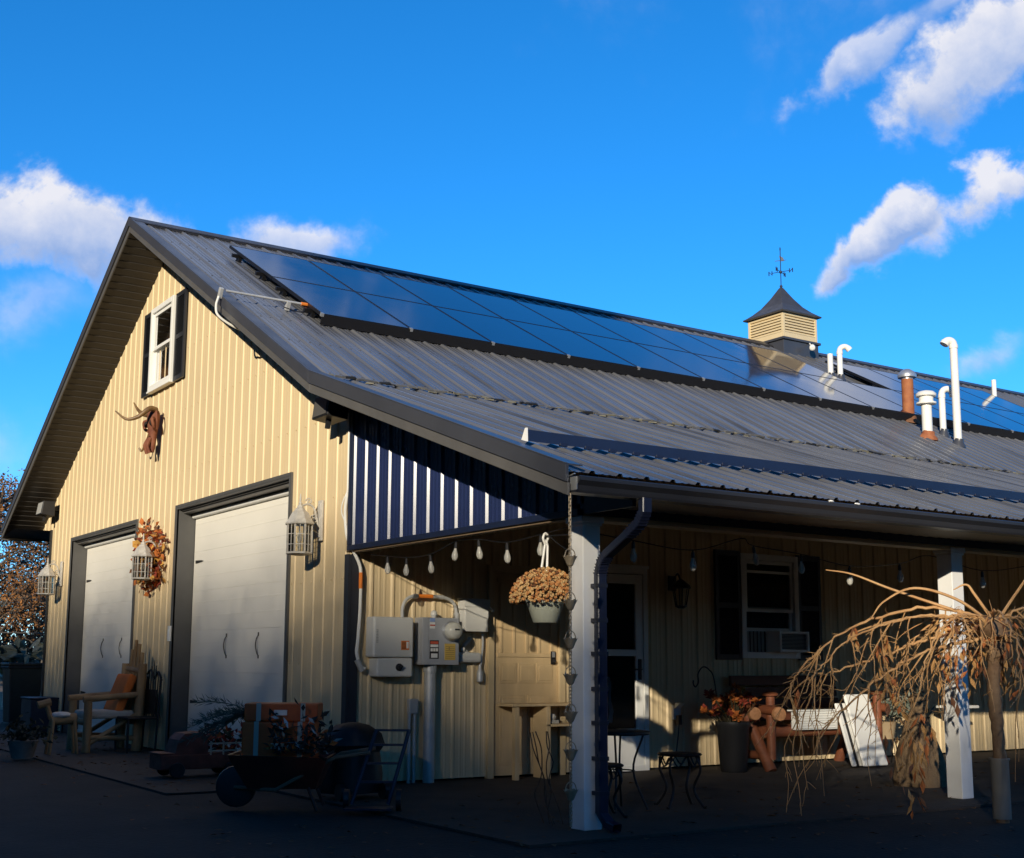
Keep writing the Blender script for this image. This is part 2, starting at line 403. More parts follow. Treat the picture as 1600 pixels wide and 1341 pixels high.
# ragged closure where the two slopes meet
mb = MB(); rnd = random.Random(3)
x = XR + .1
while x < X1:
    w = rnd.uniform(.04, .14); yy = YB - .06 + rnd.uniform(-.02, .02); 
    a = Vector((x, yy, roof_z(yy) + rnd.uniform(-.006, .008))); d = Vector((w, rnd.uniform(-.02, .02), rnd.uniform(-.008, .012)))
    mb.obox(a, d * .5, Vector((0, 1, MS)).normalized() * rnd.uniform(.008, .022), nM * rnd.uniform(.003, .010), 0 if rnd.random() < .7 else (1 if rnd.random() < .35 else 2))
    x += w * rnd.uniform(.5, 1.1)
for i in range(int((X1 - RIB0) / PITCH)):
    xc = RIB0 + i * PITCH
    p = PM(xc, YB - .05, 0)
    mb.obox(p + Vector((rnd.uniform(-.02, .02), -.012, rnd.uniform(0, .012))), (.018, 0, 0), (0, .01, .002), (0, 0, .008), 1)
    if rnd.random() < .6: mb.obox(p + Vector((rnd.uniform(.05, .15), -.03 - rnd.random() * .03, rnd.uniform(-.012, 0))), (rnd.uniform(.02, .05), rnd.uniform(-.01, .01), 0), (0, .012, 0), (0, 0, .006), 2)
mb.build('slope_closure', [mat('closure_grey', (.12, .118, .115), .7, var=.3, vscale=12), mat('closure_dark', (.012, .012, .012), .8), mat('closure_straw', (.19, .175, .125), .8, var=.3, vscale=12)], house)

# ridge cap
mb = MB(); cap = []
for x in (XR - .01, X1):
    cap.append([Vector((x, YR - .20, ZR - .20 * MS + .012)), Vector((x, YR - .19, ZR - .19 * MS + .024)), Vector((x, YR - .03, ZR - .012 + .026)), Vector((x, YR, ZR + .026)), Vector((x, YR + .03, ZR - .012 + .026)), Vector((x, YR + .19, ZR - .19 * MS + .024)), Vector((x, YR + .2, ZR - .2 * MS + .012))])
mb.grid(cap); 
for i in range(int((X1 - RIB0) / PITCH)):
    c = RIB0 + i * PITCH + PITCH / 2; y = YR - .205
    mb.obox(Vector((c, y, main_z(y) - .004)), (PITCH / 2 - .025, 0, 0), Vector((0, 1, MS)).normalized() * .012, nM * .009, 0)
mb.build('ridge_cap', mat('ridge_metal', (.035, .035, .04), .4, var=.2, vscale=4), house)

# rake trim along the three slopes of the gable end
def rake(name, path, top, bot, m, x0, x1):
    mb = MB()
    for (ya, za), (yb, zb) in zip(path[:-1], path[1:]):
        mb.hexa([(x0, ya, za + bot), (x1, ya, za + bot), (x1, yb, zb + bot), (x0, yb, zb + bot), (x0, ya, za + top), (x1, ya, za + top), (x1, yb, zb + top), (x0, yb, zb + top)])
    return mb.build(name, m, house, bevel=.003)
RK = [(-DE - .03, porch_z(-DE - .03)), (YB, ZB), (YR, ZR), (YL, ZL)]
rake('rake_trim', RK, .012, -.100, TRIM, XR - .014, XR + .012)
rake('rake_trim_flange', RK, .019, .008, TRIM, XR + .0125, XR + .125)
rake('rake_board', RK, -.104, -.187, GREYTRIM, XR + .002, XR + .02)
rake('rake_cap_bead', RK, .024, .013, TRIM, XR - .018, XR + .004)
# boarded soffit under the rake
def soffit(name, y0, y1, x0, x1, m, step=.122, dz=-.165):
    mb = MB(); n = max(1, int(abs(y1 - y0) / step)); 
    for i in range(n):
        a = y0 + (y1 - y0) * i / n; b = y0 + (y1 - y0) * (i + 1) / n
        za, zb = roof_z(a) + dz, roof_z(b) + dz
        mb.face([(x0, a, za), (x1, a, za), (x1, b, zb - .009), (x0, b, zb - .009)])
        mb.face([(x0, b, zb - .009), (x1, b, zb - .009), (x1, b, zb), (x0, b, zb)])
    return mb.build(name, m, house)
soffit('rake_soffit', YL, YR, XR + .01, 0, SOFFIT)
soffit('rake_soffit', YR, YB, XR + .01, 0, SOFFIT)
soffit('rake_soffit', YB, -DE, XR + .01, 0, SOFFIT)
# left eave
mb = MB(); mb.box(XR - .012, X1, YL - .02, YL + .005, ZL - .19, ZL + .0); mb.build('eave_fascia', TRIM, house)
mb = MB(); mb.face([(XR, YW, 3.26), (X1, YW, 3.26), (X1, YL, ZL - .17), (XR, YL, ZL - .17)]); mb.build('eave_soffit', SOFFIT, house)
mb = MB(); mb.box(XR - .008, .02, YL - .035, YL + .012, ZL - .205, ZL - .19); mb.build('eave_drip', GREYTRIM, house)

# porch eave: soffit, beam, ceiling, fascia, gutter
mb = MB(); x = .04
while x < X1:
    b = min(X1, x + .13); mb.face([(x, -DE + .02, 2.222), (b, -DE + .02, 2.216), (b, -DP - .03, 2.216), (x, -DP - .03, 2.222)]); mb.face([(b, -DE + .02, 2.216), (b, -DE + .02, 2.222), (b, -DP - .03, 2.222), (b, -DP - .03, 2.216)]); x = b
mb.build('eave_soffit', TANSOFFIT, house)
mb = MB(); mb.box(-.012, X1 - .1, -DP - .03, -DP + .1, 2.16, 2.235); mb.box(-.012, .02, -DE + .06, -DP - .03, 2.16, 2.34); mb.build('porch_beam', NAVY_TRIM, house)
mb = MB(); mb.box(.0, X1 - .1, -DP - .01, -DP + .14, 2.125, 2.158); mb.build('porch_beam_sill', BEIGE_FLAT, house)
mb = MB(); y = -DP + .1
while y < -.02:
    b = min(-.02, y + .15); za, zb_ = max(2.24, roof_z(y) - .15), roof_z(b) - .157; mb.face([(.05, y, za), (X1, y, za), (X1, b, zb_), (.05, b, zb_)]); y = b
mb.build('porch_ceiling', TANSOFFIT, house)
mb = MB(); mb.box(.05, X1 - .1, -DP + .102, -DP + .12, 2.16, 2.40); mb.build('beam_inner_face', TANSOFFIT, house)
mb = MB(); mb.box(XR + .02, X1, -DE + .03, -DE + .06, 2.20, ZE - .05); mb.build('eave_fascia', NAVY_TRIM, house)
mb = MB(); yb = -DE + .025; g0, g1 = XR + .045, X1
sec = [(yb, 2.20), (yb - .075, 2.20), (yb - .085, 2.215), (yb - .095, 2.245), (yb - .125, 2.275), (yb - .125, 2.298), (yb - .118, 2.305), (yb - .112, 2.298), (yb - .112, 2.28), (yb - .082, 2.247), (yb - .07, 2.212), (yb - .01, 2.212), (yb - .01, 2.30), (yb, 2.30)]
mb.grid([[(g0, a, b) for a, b in sec], [(g1, a, b) for a, b in sec]], 0, True)
mb.face([(g0, a, b) for a, b in sec[:6]] + [(g0, yb, 2.30)])
gut = mb.build('gutter', mat('charcoal_gutter', (.030, .031, .037), .35, var=.12, vscale=2), house)
for i, xx in enumerate((1.74, 2.02, 4.82)):
    q = MB(); q.ball((xx, yb - .118, 2.31), (.03, .012, .008), jit=.2); q.build('bird_dropping', WHITE, gut)
mb = MB(); mb.box(g0 - .004, g0, yb - .1, yb + .02, 2.215, 2.30); mb.bar((g0 - .02, yb - .1, 2.315), (g0 - .005, yb + .02, 2.30), .012, .006); mb.build('gutter_end_cap', STEEL, house)
# snow guard bar
mb = MB(); yg = -3.30; zg = roof_z(yg)
mb.hexa([(-.27, yg - .01, zg + .003), (X1, yg - .01, zg + .003), (X1, yg + .05, zg + .03), (-.27, yg + .05, zg + .03), (-.27, yg - .004, zg + .088), (X1, yg - .004, zg + .088), (X1, yg + .012, zg + .088), (-.27, yg + .012, zg + .088)])
for i in range(int(X1 / PITCH)):
    c = RIB0 + (i + 2) * PITCH
    mb.obox((c, yg - .004, zg + .006), (.03, 0, 0), (0, .012, 0), (0, 0, .012))
mb.build('snow_guard', NAVY_TRIM, house)
mb = MB(); mb.prism([(-.285, yg - .01, zg + .0), (-.285, yg + .055, zg + .02), (-.285, yg + .01, zg + .1), (-.285, yg - .006, zg + .1)], (.014, 0, 0)); mb.build('snow_guard_end', WHITE, house)

# downspout
mb = MB()
def ducts(path, w=.078, d=.056):
    for a, b in zip(path[:-1], path[1:]): mb.bar(a, b, w, d, 0, upv=(0, -1, .2))
path = [(.01, -4.26, 2.205), (.01, -4.26, 2.12), (.015, -4.20, 2.045), (.025, -4.08, 1.985), (.085, -3.77, 1.875), (.10, -3.69, 1.82), (.105, -3.655, 1.74), (.105, -3.655, .12), (.115, -3.72, .05), (.12, -3.80, .03)]
pts = curve_pts(path, 1)
rows = []
for i, p in enumerate(path):
    p = Vector(p); t = (Vector(path[min(i + 1, len(path) - 1)]) - Vector(path[max(0, i - 1)])).normalized()
    sx = Vector((1, 0, 0)); sx = (sx - t * sx.dot(t)).normalized(); sy = t.cross(sx)
    prof = [(-.039, -.022), (-.033, -.028), (-.012, -.028), (-.008, -.024), (.008, -.024), (.012, -.028), (.033, -.028), (.039, -.022), (.039, .022), (.033, .028), (-.033, .028), (-.039, .022)]
    rows.append([p + sx * a + sy * b for a, b in prof])
mb.grid(rows, 0, True)
for f in (.25, .5, .75, 1):  # crimped elbow rings
    for a, b in ((1, 2), (2, 3), (4, 5), (5, 6)):
        p = Vector(path[a]).lerp(Vector(path[b]), f); t = (Vector(path[b]) - Vector(path[a])).normalized(); sx = (Vector((1, 0, 0)) - t * t.x).normalized(); sy = t.cross(sx)
        mb.obox(p, sx * .0415, sy * .0305, t * .003)
ds = mb.build('downspout', mat('navy_downspout', (.016, .020, .042), .3, spec=.6, var=.12, vscale=4), house, smooth=False)
SM = mat('navy_strap', (.02, .022, .035), .4)
for z in (1.66, 1.42, 1.19, .95, .72, .48, .25):
    q = MB(); q.box(.062, .148, -3.686, -3.60, z - .014, z + .014); q.build('strap', SM, ds)

# porch posts
for i, xp in enumerate((0, 4.037, 8.07, 12.1, 16.1)):
    mb = MB(); a, b = xp, xp + WP; c, d = -DP, -DP + WP
    mb.box(a, b, c, d, 0, 2.10); mb.box(a - .012, b + .012, c - .012, d + .012, 2.085, 2.105); mb.box(a - .022, b + .022, c - .022, d + .022, 2.105, 2.15)
    mb.build('porch_post', POSTWHITE, house, bevel=.006)

# ---------------- garage doors
HANDLE = mat('brown_iron', (.06, .05, .045), .5, var=.2, vscale=9)
JAMB = mat('charcoal_jamb', (.085, .083, .08), .45, var=.1, vscale=3)
def garage(a, b, h):
    r = .22; m = .05
    mb = MB(); ns = 6; H = (h - .04) / ns
    for i in range(ns):
        z0 = i * H; z1 = z0 + H
        mb.box(r, r + .045, a + .015, b - .015, z0 + .0006, z1 - .0006)
        for q in (.36, .70): mb.box(r - .0022, r - .0005, a + .05, b - .05, z0 + H * q, z0 + H * (q + .03))
    mb.box(r - .018, r + .04, a + .015, b - .015, 0, .05)
    door = mb.build('garage_door', DOORWHITE, house, bevel=.0018)
    w = b - a
    for f in (.36, .64):
        y = a + w * f; mb = MB()
        mb.tube(curve_pts([(r - .008, y, 1.18), (r - .025, y, 1.22), (r - .035, y + .012, 1.29), (r - .025, y + .02, 1.36), (r - .008, y + .012, 1.41)], 5), [.003, .005, .006] + [.007] * 15 + [.006, .005, .003], 6)
        mb.obox((r - .006, y, 1.17), (.004, 0, 0), (0, .010, 0), (0, 0, .018)); mb.obox((r - .006, y + .012, 1.42), (.004, 0, 0), (0, .010, 0), (0, 0, .02))
        mb.build('door_handle', HANDLE, door, smooth=True)
    for z in (.62, 2.35):
        for y, s_ in ((b - .09, -1), (a + .09, 1)):
            mb = MB(); mb.prism([(r - .010, y, z - .02), (r - .010, y, z + .02), (r - .010, y + s_ * .2, z + .012), (r - .010, y + s_ * .27, z), (r - .010, y + s_ * .2, z - .012)], (.008, 0, 0)); mb.build('strap_hinge', BLACK, door)
    mb = MB(); mb.box(-.022, r + .1, b, b + .015, 0, h + .015); mb.box(-.022, r + .1, a - .015, a, 0, h + .015); mb.box(-.022, r + .1, a, b, h, h + .02)
    mb.box(-.026, -.0, b + .0, b + .075, 0, h + .02); mb.box(-.024, -.0, a - .055, a - .001, 0, h + .02); mb.box(-.026, -.0, a - .055, b + .075, h + .02, h + .055)
    mb.build('door_jamb', JAMB, house)
    mb = MB(); mb.box(.06, r + .02, a + .002, b - .002, h - .045, h - .002); mb.box(.03, .06, a + .002, b - .002, h - .02, h - .002)
    mb.build('weather_seal', GREYTRIM, house)
    mb = MB(); mb.tube([(r - .02, a + .02, h - .075), (r - .02, b - .02, h - .075)], .035, 10); mb.build('top_seal', VINYL, house, smooth=True)
garage(*D2); garage(*D1)
mb = MB(); mb.box(-.05, -.024, 4.56 + .27, 4.56 + .345, 1.36, 1.55); mb.box(-.056, -.05, 4.56 + .285, 4.56 + .33, 1.38, 1.50)
tag(mb.build('door_keypad', VINYL, None, (-.03, 4.86, 1.36), bevel=.006), 'small cream keypad on the grey jamb of the nearer garage door', 'keypad')

# ---------------- gable window with shutters
def shutter(mb_, P, w, h, n=22):
    """frame and slats in a local (u, v, out) frame"""
    def bx(u0, u1, v0, v1, o0, o1): mb_.hexa([P(u0, v0, o0), P(u1, v0, o0), P(u1, v1, o0), P(u0, v1, o0), P(u0, v0, o1), P(u1, v0, o1), P(u1, v1, o1), P(u0, v1, o1)])
    bx(0, .045, 0, h, 0, .03); bx(w - .045, w, 0, h, 0, .03)
    for v in (0, h * .47, h - .06): bx(.045, w - .045, v, v + .06, 0, .028)
    bx(.045, w - .045, .06, h - .06, 0, .006)
    for (a, b) in ((.06, h * .47), (h * .47 + .06, h - .06)):
        for i in range(n):
            v = a + (b - a) * (i + .5) / n; d = (b - a) / n * .5
            mb_.hexa([P(.045, v - d, .024), P(w - .045, v - d, .024), P(w - .045, v + d * .5, .008), P(.045, v + d * .5, .008), P(.045, v - d + .004, .026), P(w - .045, v - d + .004, .026), P(w - .045, v + d * .5 + .004, .01), P(.045, v + d * .5 + .004, .01)])
def gable_P(y0, z0): return lambda u, v, o: (-.021 - o, y0 + u, z0 + v)
def porch_P(x0, z0): return lambda u, v, o: (x0 + u, -.018 - o, z0 + v)
mb = MB(); y0, y1, z0, z1 = 5.15, 6.06, 4.74, 5.89
def frame_box(mb, y0, y1, z0, z1, w, x0, x1):
    mb.box(x0, x1, y0, y0 + w, z0, z1); mb.box(x0, x1, y1 - w, y1, z0, z1); mb.box(x0, x1, y0 + w, y1 - w, z1 - w, z1); mb.box(x0, x1, y0 + w, y1 - w, z0, z0 + w)
frame_box(mb, y0, y1, z0, z1, .07, -.085, .02); mb.box(-.095, -.02, y0 - .015, y1 + .015, z0 - .025, z0 - .0005)
w = mb.build('window', VINYL, house, bevel=.004)
mb = MB(); zm = (z0 + z1) / 2
frame_box(mb, y0 + .075, y1 - .075, zm - .02, z1 - .075, .045, -.06, -.025); frame_box(mb, y0 + .075, y1 - .075, z0 + .075, zm + .02, .045, -.024, .012)
mb.build('sash', VINYL, w, bevel=.003)
mb = MB(); mb.face([(-.045, y0 + .12, zm + .02), (-.045, y1 - .12, zm + .02), (-.045, y1 - .12, z1 - .12), (-.045, y0 + .12, z1 - .12)]); mb.face([(-.008, y0 + .12, z0 + .12), (-.008, y1 - .12, z0 + .12), (-.008, y1 - .12, zm - .02), (-.008, y0 + .12, zm - .02)])
mb.build('pane', PANE, w)
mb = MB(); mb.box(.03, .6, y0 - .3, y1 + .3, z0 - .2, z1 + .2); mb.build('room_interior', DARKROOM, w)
mb = MB()
for i in range(16):
    a = y0 + .1 + i * .045; mb.face([(.026 - .008 * (i % 2), a, z0 + .08), (.026 - .008 * ((i + 1) % 2), a + .045, z0 + .08), (.026 - .008 * ((i + 1) % 2), a + .045, z1 - .1), (.026 - .008 * (i % 2), a, z1 - .1)])
mb.build('curtain', mat('grey_curtain', (.13, .115, .095), .9, var=.3, vscale=4, stretch=(1, 6, .4)), w)
SHUT = mat('black_shutter', (.022, .024, .03), .4, var=.1, vscale=3)
for ys in (4.775, 6.075):
    mb = MB(); shutter(mb, gable_P(ys, z0 - .02), .36, z1 - z0 + .03); mb.build('shutter', SHUT, house)

# ---------------- porch window with shutters
mb = MB(); x0, x1, z0, z1 = WIN
def frame_boxY(mb, x0, x1, z0, z1, w, y0, y1):
    mb.box(x0, x0 + w, y0, y1, z0, z1); mb.box(x1 - w, x1, y0, y1, z0, z1); mb.box(x0 + w, x1 - w, y0, y1, z1 - w, z1); mb.box(x0 + w, x1 - w, y0, y1, z0, z0 + w)
frame_boxY(mb, x0, x1, z0, z1, .07, -.06, .04)
w = mb.build('window', VINYL, house, bevel=.004)
mb = MB(); frame_boxY(mb, x0 + .075, x1 - .075, 1.72, z1 - .075, .04, -.035, -.01); mb.box(x0 + .116, x1 - .116, -.04, -.01, 2.17, 2.20); frame_boxY(mb, x0 + .075, x1 - .075, 1.50, 1.78, .04, -.008, .02)
mb.build('sash', VINYL, w, bevel=.003)
mb = MB(); mb.face([(x0 + .11, -.02, 1.76), (x1 - .11, -.02, 1.76), (x1 - .11, -.02, z1 - .11), (x0 + .11, -.02, z1 - .11)]); mb.face([(x0 + .11, .008, 1.52), (x1 - .11, .008, 1.52), (x1 - .11, .008, 1.76), (x0 + .11, .008, 1.76)])
mb.build('pane', PANE, w)
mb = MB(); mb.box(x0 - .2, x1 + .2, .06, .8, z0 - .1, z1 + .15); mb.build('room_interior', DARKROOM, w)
mb = MB(); mb.box(x0 + .1, x1 - .1, .045, .055, 1.55, 2.02); mb.build('lace_curtain', mat('grey_lace', (.10, .10, .11), .9, var=.6, vscale=40), w)
NSHUT = mat('navy_shutter', (.010, .012, .026), .4, var=.1, vscale=3)
for xs in (4.585, 5.905):
    mb = MB(); shutter(mb, porch_P(xs, z0 - .02), .385, z1 - z0 + .04, 26); mb.build('shutter', NSHUT, house)

# ---------------- storm door
x0, x1, z1 = DOORS
mb = MB(); frame_boxY(mb, x0, x1, .0, z1, .06, -.05, .03); mb.box(x0 - .03, x1 + .03, -.045, -.017, z1, z1 + .035)
dr = mb.build('storm_door', VINYL, house, bevel=.004)
mb = MB(); a, b = x0 + .065, x1 - .065; mb.box(a, a + .1, -.04, 0, .04, z1 - .07); mb.box(b - .1, b, -.04, 0, .04, z1 - .07)
mb.box(a + .1, b - .1, -.04, 0, z1 - .17, z1 - .07); mb.box(a + .1, b - .1, -.04, 0, 1.2, 1.27); mb.box(a + .1, b - .1, -.04, 0, .04, .44)
mb.build('door_leaf', VINYL, dr, bevel=.004)
mb = MB(); mb.face([(a + .1, -.02, .44), (b - .1, -.02, .44), (b - .1, -.02, 1.2), (a + .1, -.02, 1.2)]); mb.face([(a + .1, -.02, 1.27), (b - .1, -.02, 1.27), (b - .1, -.02, z1 - .17), (a + .1, -.02, z1 - .17)]); mb.build('pane', PANE, dr)
mb = MB(); mb.box(b - .075, b - .03, -.052, -.04, .95, 1.17); mb.bar((b - .05, -.075, 1.06), (b - .19, -.075, 1.06), .016); mb.bar((b - .05, -.08, 1.06), (b - .05, -.045, 1.06), .016); mb.build('door_handle', BLACK, dr, bevel=.003)
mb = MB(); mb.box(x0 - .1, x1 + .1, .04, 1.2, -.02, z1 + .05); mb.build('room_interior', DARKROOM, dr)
# things seen through its glass
mb = MB()
rows = []
for i in range(9):
    z = .98 - i * .06; rows.append([(3.07 + .012 * math.sin(i * 1.3) + (u - .5) * (.05 + .018 * i), .03 - .02 * math.sin(u * 14 + i * .4), z) for u in [j / 12 for j in range(13)]])
mb.grid(rows, 0); mb.grid([[(x + .004, y - .006, z) for x, y, z in r[3:8]] for r in rows[2:8]], 1)
t = mb.build('hanging_towel', [mat('white_cloth', (.72, .72, .72), .9, var=.1), mat('blue_print', (.05, .15, .45), .9, var=.2)], None, (3.07, .02, .5), smooth=True)
tag(t, 'white and blue towel hanging inside the lower glass of the white storm door', 'towel')
# ---------------- wooden door under the meters
WOODDOOR = mat('tan_painted_door', (.55, .40, .22), .55, var=.1, vscale=2.5, stretch=(3, 1, .4))
x0, x1, z1 = DOORW
mb = MB(); mb.box(x0, x1, -.01, .03, .02, z1)
for (u0, u1, v0, v1) in ((.07, .73, 1.25, 1.90), ): mb.box(x0 + u0, x0 + u0 + .012, -.018, -.01, v0, v1)
for u in (.08, .235, .39, .545, .70): mb.box(x0 + u, x0 + u + .03, -.022, -.0105, 1.22, 1.93)
for v in (1.18, 1.93): mb.box(x0 + .05, x1 - .05, -.022, -.0105, v, v + .04)
for i in range(3):
    u = .08 + i * .225; mb.box(x0 + u, x0 + u + .2, -.018, -.0105, .92, 1.12); mb.box(x0 + u + .025, x0 + u + .175, -.024, -.018, .945, 1.095)
for i in range(2):
    u = .08 + i * .34; mb.box(x0 + u, x0 + u + .3, -.018, -.0105, .12, .80); mb.box(x0 + u + .03, x0 + u + .27, -.024, -.018, .15, .77)
wd = mb.build('wood_door', WOODDOOR, house, bevel=.003)
mb = MB(); mb.box(x0 - .07, x0 - .002, -.045, .02, 0, z1 + .075); mb.box(x1 + .002, x1 + .075, -.045, .02, 0, z1 + .075); mb.box(x0 - .002, x1 + .002, -.045, .02, z1 + .004, z1 + .075); mb.build('door_frame', BEIGE_FLAT, house, bevel=.003)
mb = MB(); mb.box(x1 - .10, x1 - .045, -.035, -.023, 1.11, 1.24); mb.ball((x1 - .072, -.045, 1.14), .022); mb.build('door_lock', BLACK, wd)
mb = MB(); mb.box(x1 - .088, x1 - .055, -.040, -.035, 1.18, 1.235); mb.build('lock_plate', STEEL, wd)

# ------------------------------------------------------------------ ground
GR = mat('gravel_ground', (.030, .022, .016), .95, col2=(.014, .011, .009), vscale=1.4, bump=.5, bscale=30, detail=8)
S2 = Vector((SUN.x, SUN.y, 0)).normalized(); N2 = Vector((-S2.y, S2.x, 0))
if N2.x > 0: N2 = -N2
def smooth(a, b, x):
    t = min(1, max(0, (x - a) / (b - a))); return t * t * (3 - 2 * t)
def ground_z(x, y):
    L = x * S2.x + y * S2.y
    return -.022 + 11.0 * smooth(34, 86, L) - .06 * smooth(4.5, 9, -y) * (1 - smooth(20, 30, L))  # far rise is invented, it lifts the added sun blocker
mb = MB(); ax = [-2500, -900, -400, -200, -130] + list(range(-110, -20, 5)) + [-18, -14, -10, -8, -6, -4, -2, 0, 4, 8, 12, 16, 20, 26, 34, 44, 60, 90, 150, 300, 800, 2500]
mb.grid([[(x, y, ground_z(x, y)) for x in ax] for y in ax])
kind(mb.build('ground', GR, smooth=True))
mb = MB(); mb.box(-.7, X1, -3.95, 0, -.02, .0); mb.box(-1.6, .2, .2, YW, -.028, -.004)
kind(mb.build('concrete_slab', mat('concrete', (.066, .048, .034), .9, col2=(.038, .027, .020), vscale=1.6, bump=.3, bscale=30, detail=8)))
BOUNCE_TAN = mat('bounce_tan', (.24, .15, .07), .95, var=.3, vscale=.8, bump=.4, bscale=6)
mb = MB(); mb.face([(9.5, -60, -.004), (80, -60, -.004), (80, -4.6, -.004), (9.5, -4.6, -.004)]); kind(mb.build('bounce_sheet', BOUNCE_TAN))  # unseen tan sheet added beyond the view to bounce warm light
GRASS = mat('dry_grass', (.16, .095, .045), .95, var=.35, vscale=.6, bump=.5, bscale=4)
mb = MB(); mb.face([(-60, 20, -.02), (120, 20, -.02), (160, 140, .3), (-60, 140, .3)]); kind(mb.build('field', GRASS))

# unseen sun blocker added behind the camera; graded cards fade the sun out downwards
BLOCKER = mat('blocker_brown', (.055, .040, .030), .95, col2=(.09, .06, .04), vscale=.3)
def blocker_top(n):
    a = .87 * n if n > 0 else float(np.interp(-n, (0, 1.0, 2.4, 3.3, 4.0, 5.3, 6.0, 8, 9.5, 14), (0, -1.4, -4.0, -1.8, -3.2, -5.4, 0.5, 1.0, -12, -13)))  # top edge shaped by position to grade the shade it throws
    return .264 * (78 + min(a, 14)) + BLOCKER_BASE - (.12 * (n - 12) if n > 12 else 0)
def build_sun_blocker():
    rng = np.random.default_rng(5); V = []; L0 = 78.0
    def cards(n, dl, z, size):
        c = np.stack([S2.x * (L0 + dl) + N2.x * n, S2.y * (L0 + dl) + N2.y * n, z], 1)
        k = len(n); d1 = rng.normal(size=(k, 3)); d1 /= np.linalg.norm(d1, axis=1)[:, None]
        d2 = np.cross(d1, rng.normal(size=(k, 3))); d2 /= np.linalg.norm(d2, axis=1)[:, None]
        s1 = (size * rng.uniform(.6, 1.5, k))[:, None]; s2 = (size * rng.uniform(.5, 1.2, k))[:, None]
        V.append(np.stack([c - d1 * s1 - d2 * s2 * .6, c + d1 * s1 - d2 * s2 * .2, c + d1 * s1 * .4 + d2 * s2, c - d1 * s1 * .7 + d2 * s2 * .8], 1))
    # fine cards: optical depth rising steadily below the tops
    span = (-22, 22); U = 3.6; N = BLOCKER_CARDS
    n = rng.uniform(*span, N); u = U * rng.uniform(0, 1, N) ** (1 / 2.6); dl = rng.uniform(-5, 5, N)
    top = np.array([blocker_top(q) for q in n]) + .264 * dl
    cards(n, dl, top - u, np.full(N, .062))
    # coarse cards under them and out to either side
    N = 46000; n = np.where(rng.uniform(0, 1, N) < .68, rng.uniform(-22.4, 22.4, N), rng.uniform(-90, 90, N)); inside = np.abs(n) < 22.5; dl = rng.uniform(-5, 5, N)
    top = np.array([blocker_top(q) if abs(q) < 22 else blocker_top(22 * np.sign(q)) + 1.5 * math.sin(q * .9) + min(12, .5 * (abs(q) - 22)) for q in n]) + .264 * dl
    z = top - np.where(inside, 3.3, .5) - rng.uniform(0, 1, N) ** 1.3 * 11
    cards(n, dl, z, np.full(N, .40))
    v = np.concatenate(V).reshape(-1, 3); me = bpy.data.meshes.new('sun_blocker')
    me.vertices.add(len(v)); me.vertices.foreach_set('co', v.astype(np.float32).ravel())
    q = len(v) // 4; me.loops.add(q * 4); me.loops.foreach_set('vertex_index', np.arange(q * 4, dtype=np.int32))
    me.polygons.add(q); me.polygons.foreach_set('loop_start', np.arange(0, q * 4, 4, dtype=np.int32)); me.update(calc_edges=True)
    me.materials.append(BLOCKER); o = bpy.data.objects.new('sun_blocker', me); COL.objects.link(o)
    kind(o, 'stuff'); tag(o, 'added unseen brown cards behind the camera that shade the lower scene', 'reflected backdrop')
BLOCKER_BASE = 2.9; BLOCKER_CARDS = 128000
build_sun_blocker()
def mesh_from_quads(name, v, m):
    me = bpy.data.meshes.new(name); v = v.reshape(-1, 3)
    me.vertices.add(len(v)); me.vertices.foreach_set('co', v.astype(np.float32).ravel())
    q = len(v) // 4; me.loops.add(q * 4); me.loops.foreach_set('vertex_index', np.arange(q * 4, dtype=np.int32))
    me.polygons.add(q); me.polygons.foreach_set('loop_start', np.arange(0, q * 4, 4, dtype=np.int32)); me.update(calc_edges=True)
    me.materials.append(m); o = bpy.data.objects.new(name, me); COL.objects.link(o); return o
def build_sky_blocker():
    """added cards around the camera cut sky light, leaving a low sun lane"""
    rng = np.random.default_rng(11)
    N = 90000; n = rng.uniform(-48, 60, N); L = rng.uniform(-26, 46, N)
    x = S2.x * L + N2.x * n; y = S2.y * L + N2.y * n
    lane = (n > -15) & (n < 11)
    t_ = np.clip(-n / 2.6, 0, 1); zmin = np.where(lane, 8.6 + 4.3 * t_ * t_ * (3 - 2 * t_) + np.where(n < -3, -.12 * (n + 3), 0) + .264 * L, -.5)
    zmax = 30 + 3 * np.sin(n * .7) + 2 * np.sin(L * .9)
    left = (x < -15) & (x > -27) & (y > -12) & (y < 19) & (n > 11) & (n < 23); back = (L > 14.5) & (n < 20) & (n > -19)
    right = (y < -20) & (x > 8) & (n < -15)
    zmax = np.where(left & ~back, 21 + 2 * np.sin(y * .8) - .12 * np.maximum(0, y - 10), zmax)
    zmax = np.where(right & ~back, 8 + np.sin(x), zmax)
    z = zmin + (zmax - zmin) * rng.uniform(0, 1, N) ** 1.15
    c = np.stack([x, y, z], 1); keep = left | back | right; c = c[keep]; N = len(c)
    d1 = rng.normal(size=(N, 3)); d1 /= np.linalg.norm(d1, axis=1)[:, None]; d2 = np.cross(d1, rng.normal(size=(N, 3))); d2 /= np.linalg.norm(d2, axis=1)[:, None]
    s1 = rng.uniform(.4, 1.0, N)[:, None]; s2 = rng.uniform(.3, .75, N)[:, None]
    q = np.stack([c - d1 * s1 - d2 * s2 * .6, c + d1 * s1 - d2 * s2 * .2, c + d1 * s1 * .4 + d2 * s2, c - d1 * s1 * .7 + d2 * s2 * .8], 1)
    e = q - np.array(CAM); f = e @ np.array(fw); r = e @ np.array(rt)       # none of them stands in front of the lens
    q = q[((f < -1.0) | (np.abs(r) > .62 * np.abs(f) + 1)).all(axis=1)]
    o = mesh_from_quads('sky_blocker', q, mat('sky_blocker_dark', (.020, .026, .014), .9, col2=(.035, .036, .02), vscale=.4))
    kind(o, 'stuff'); tag(o, 'added unseen dark cards around the camera that cut the sky light', 'trees')
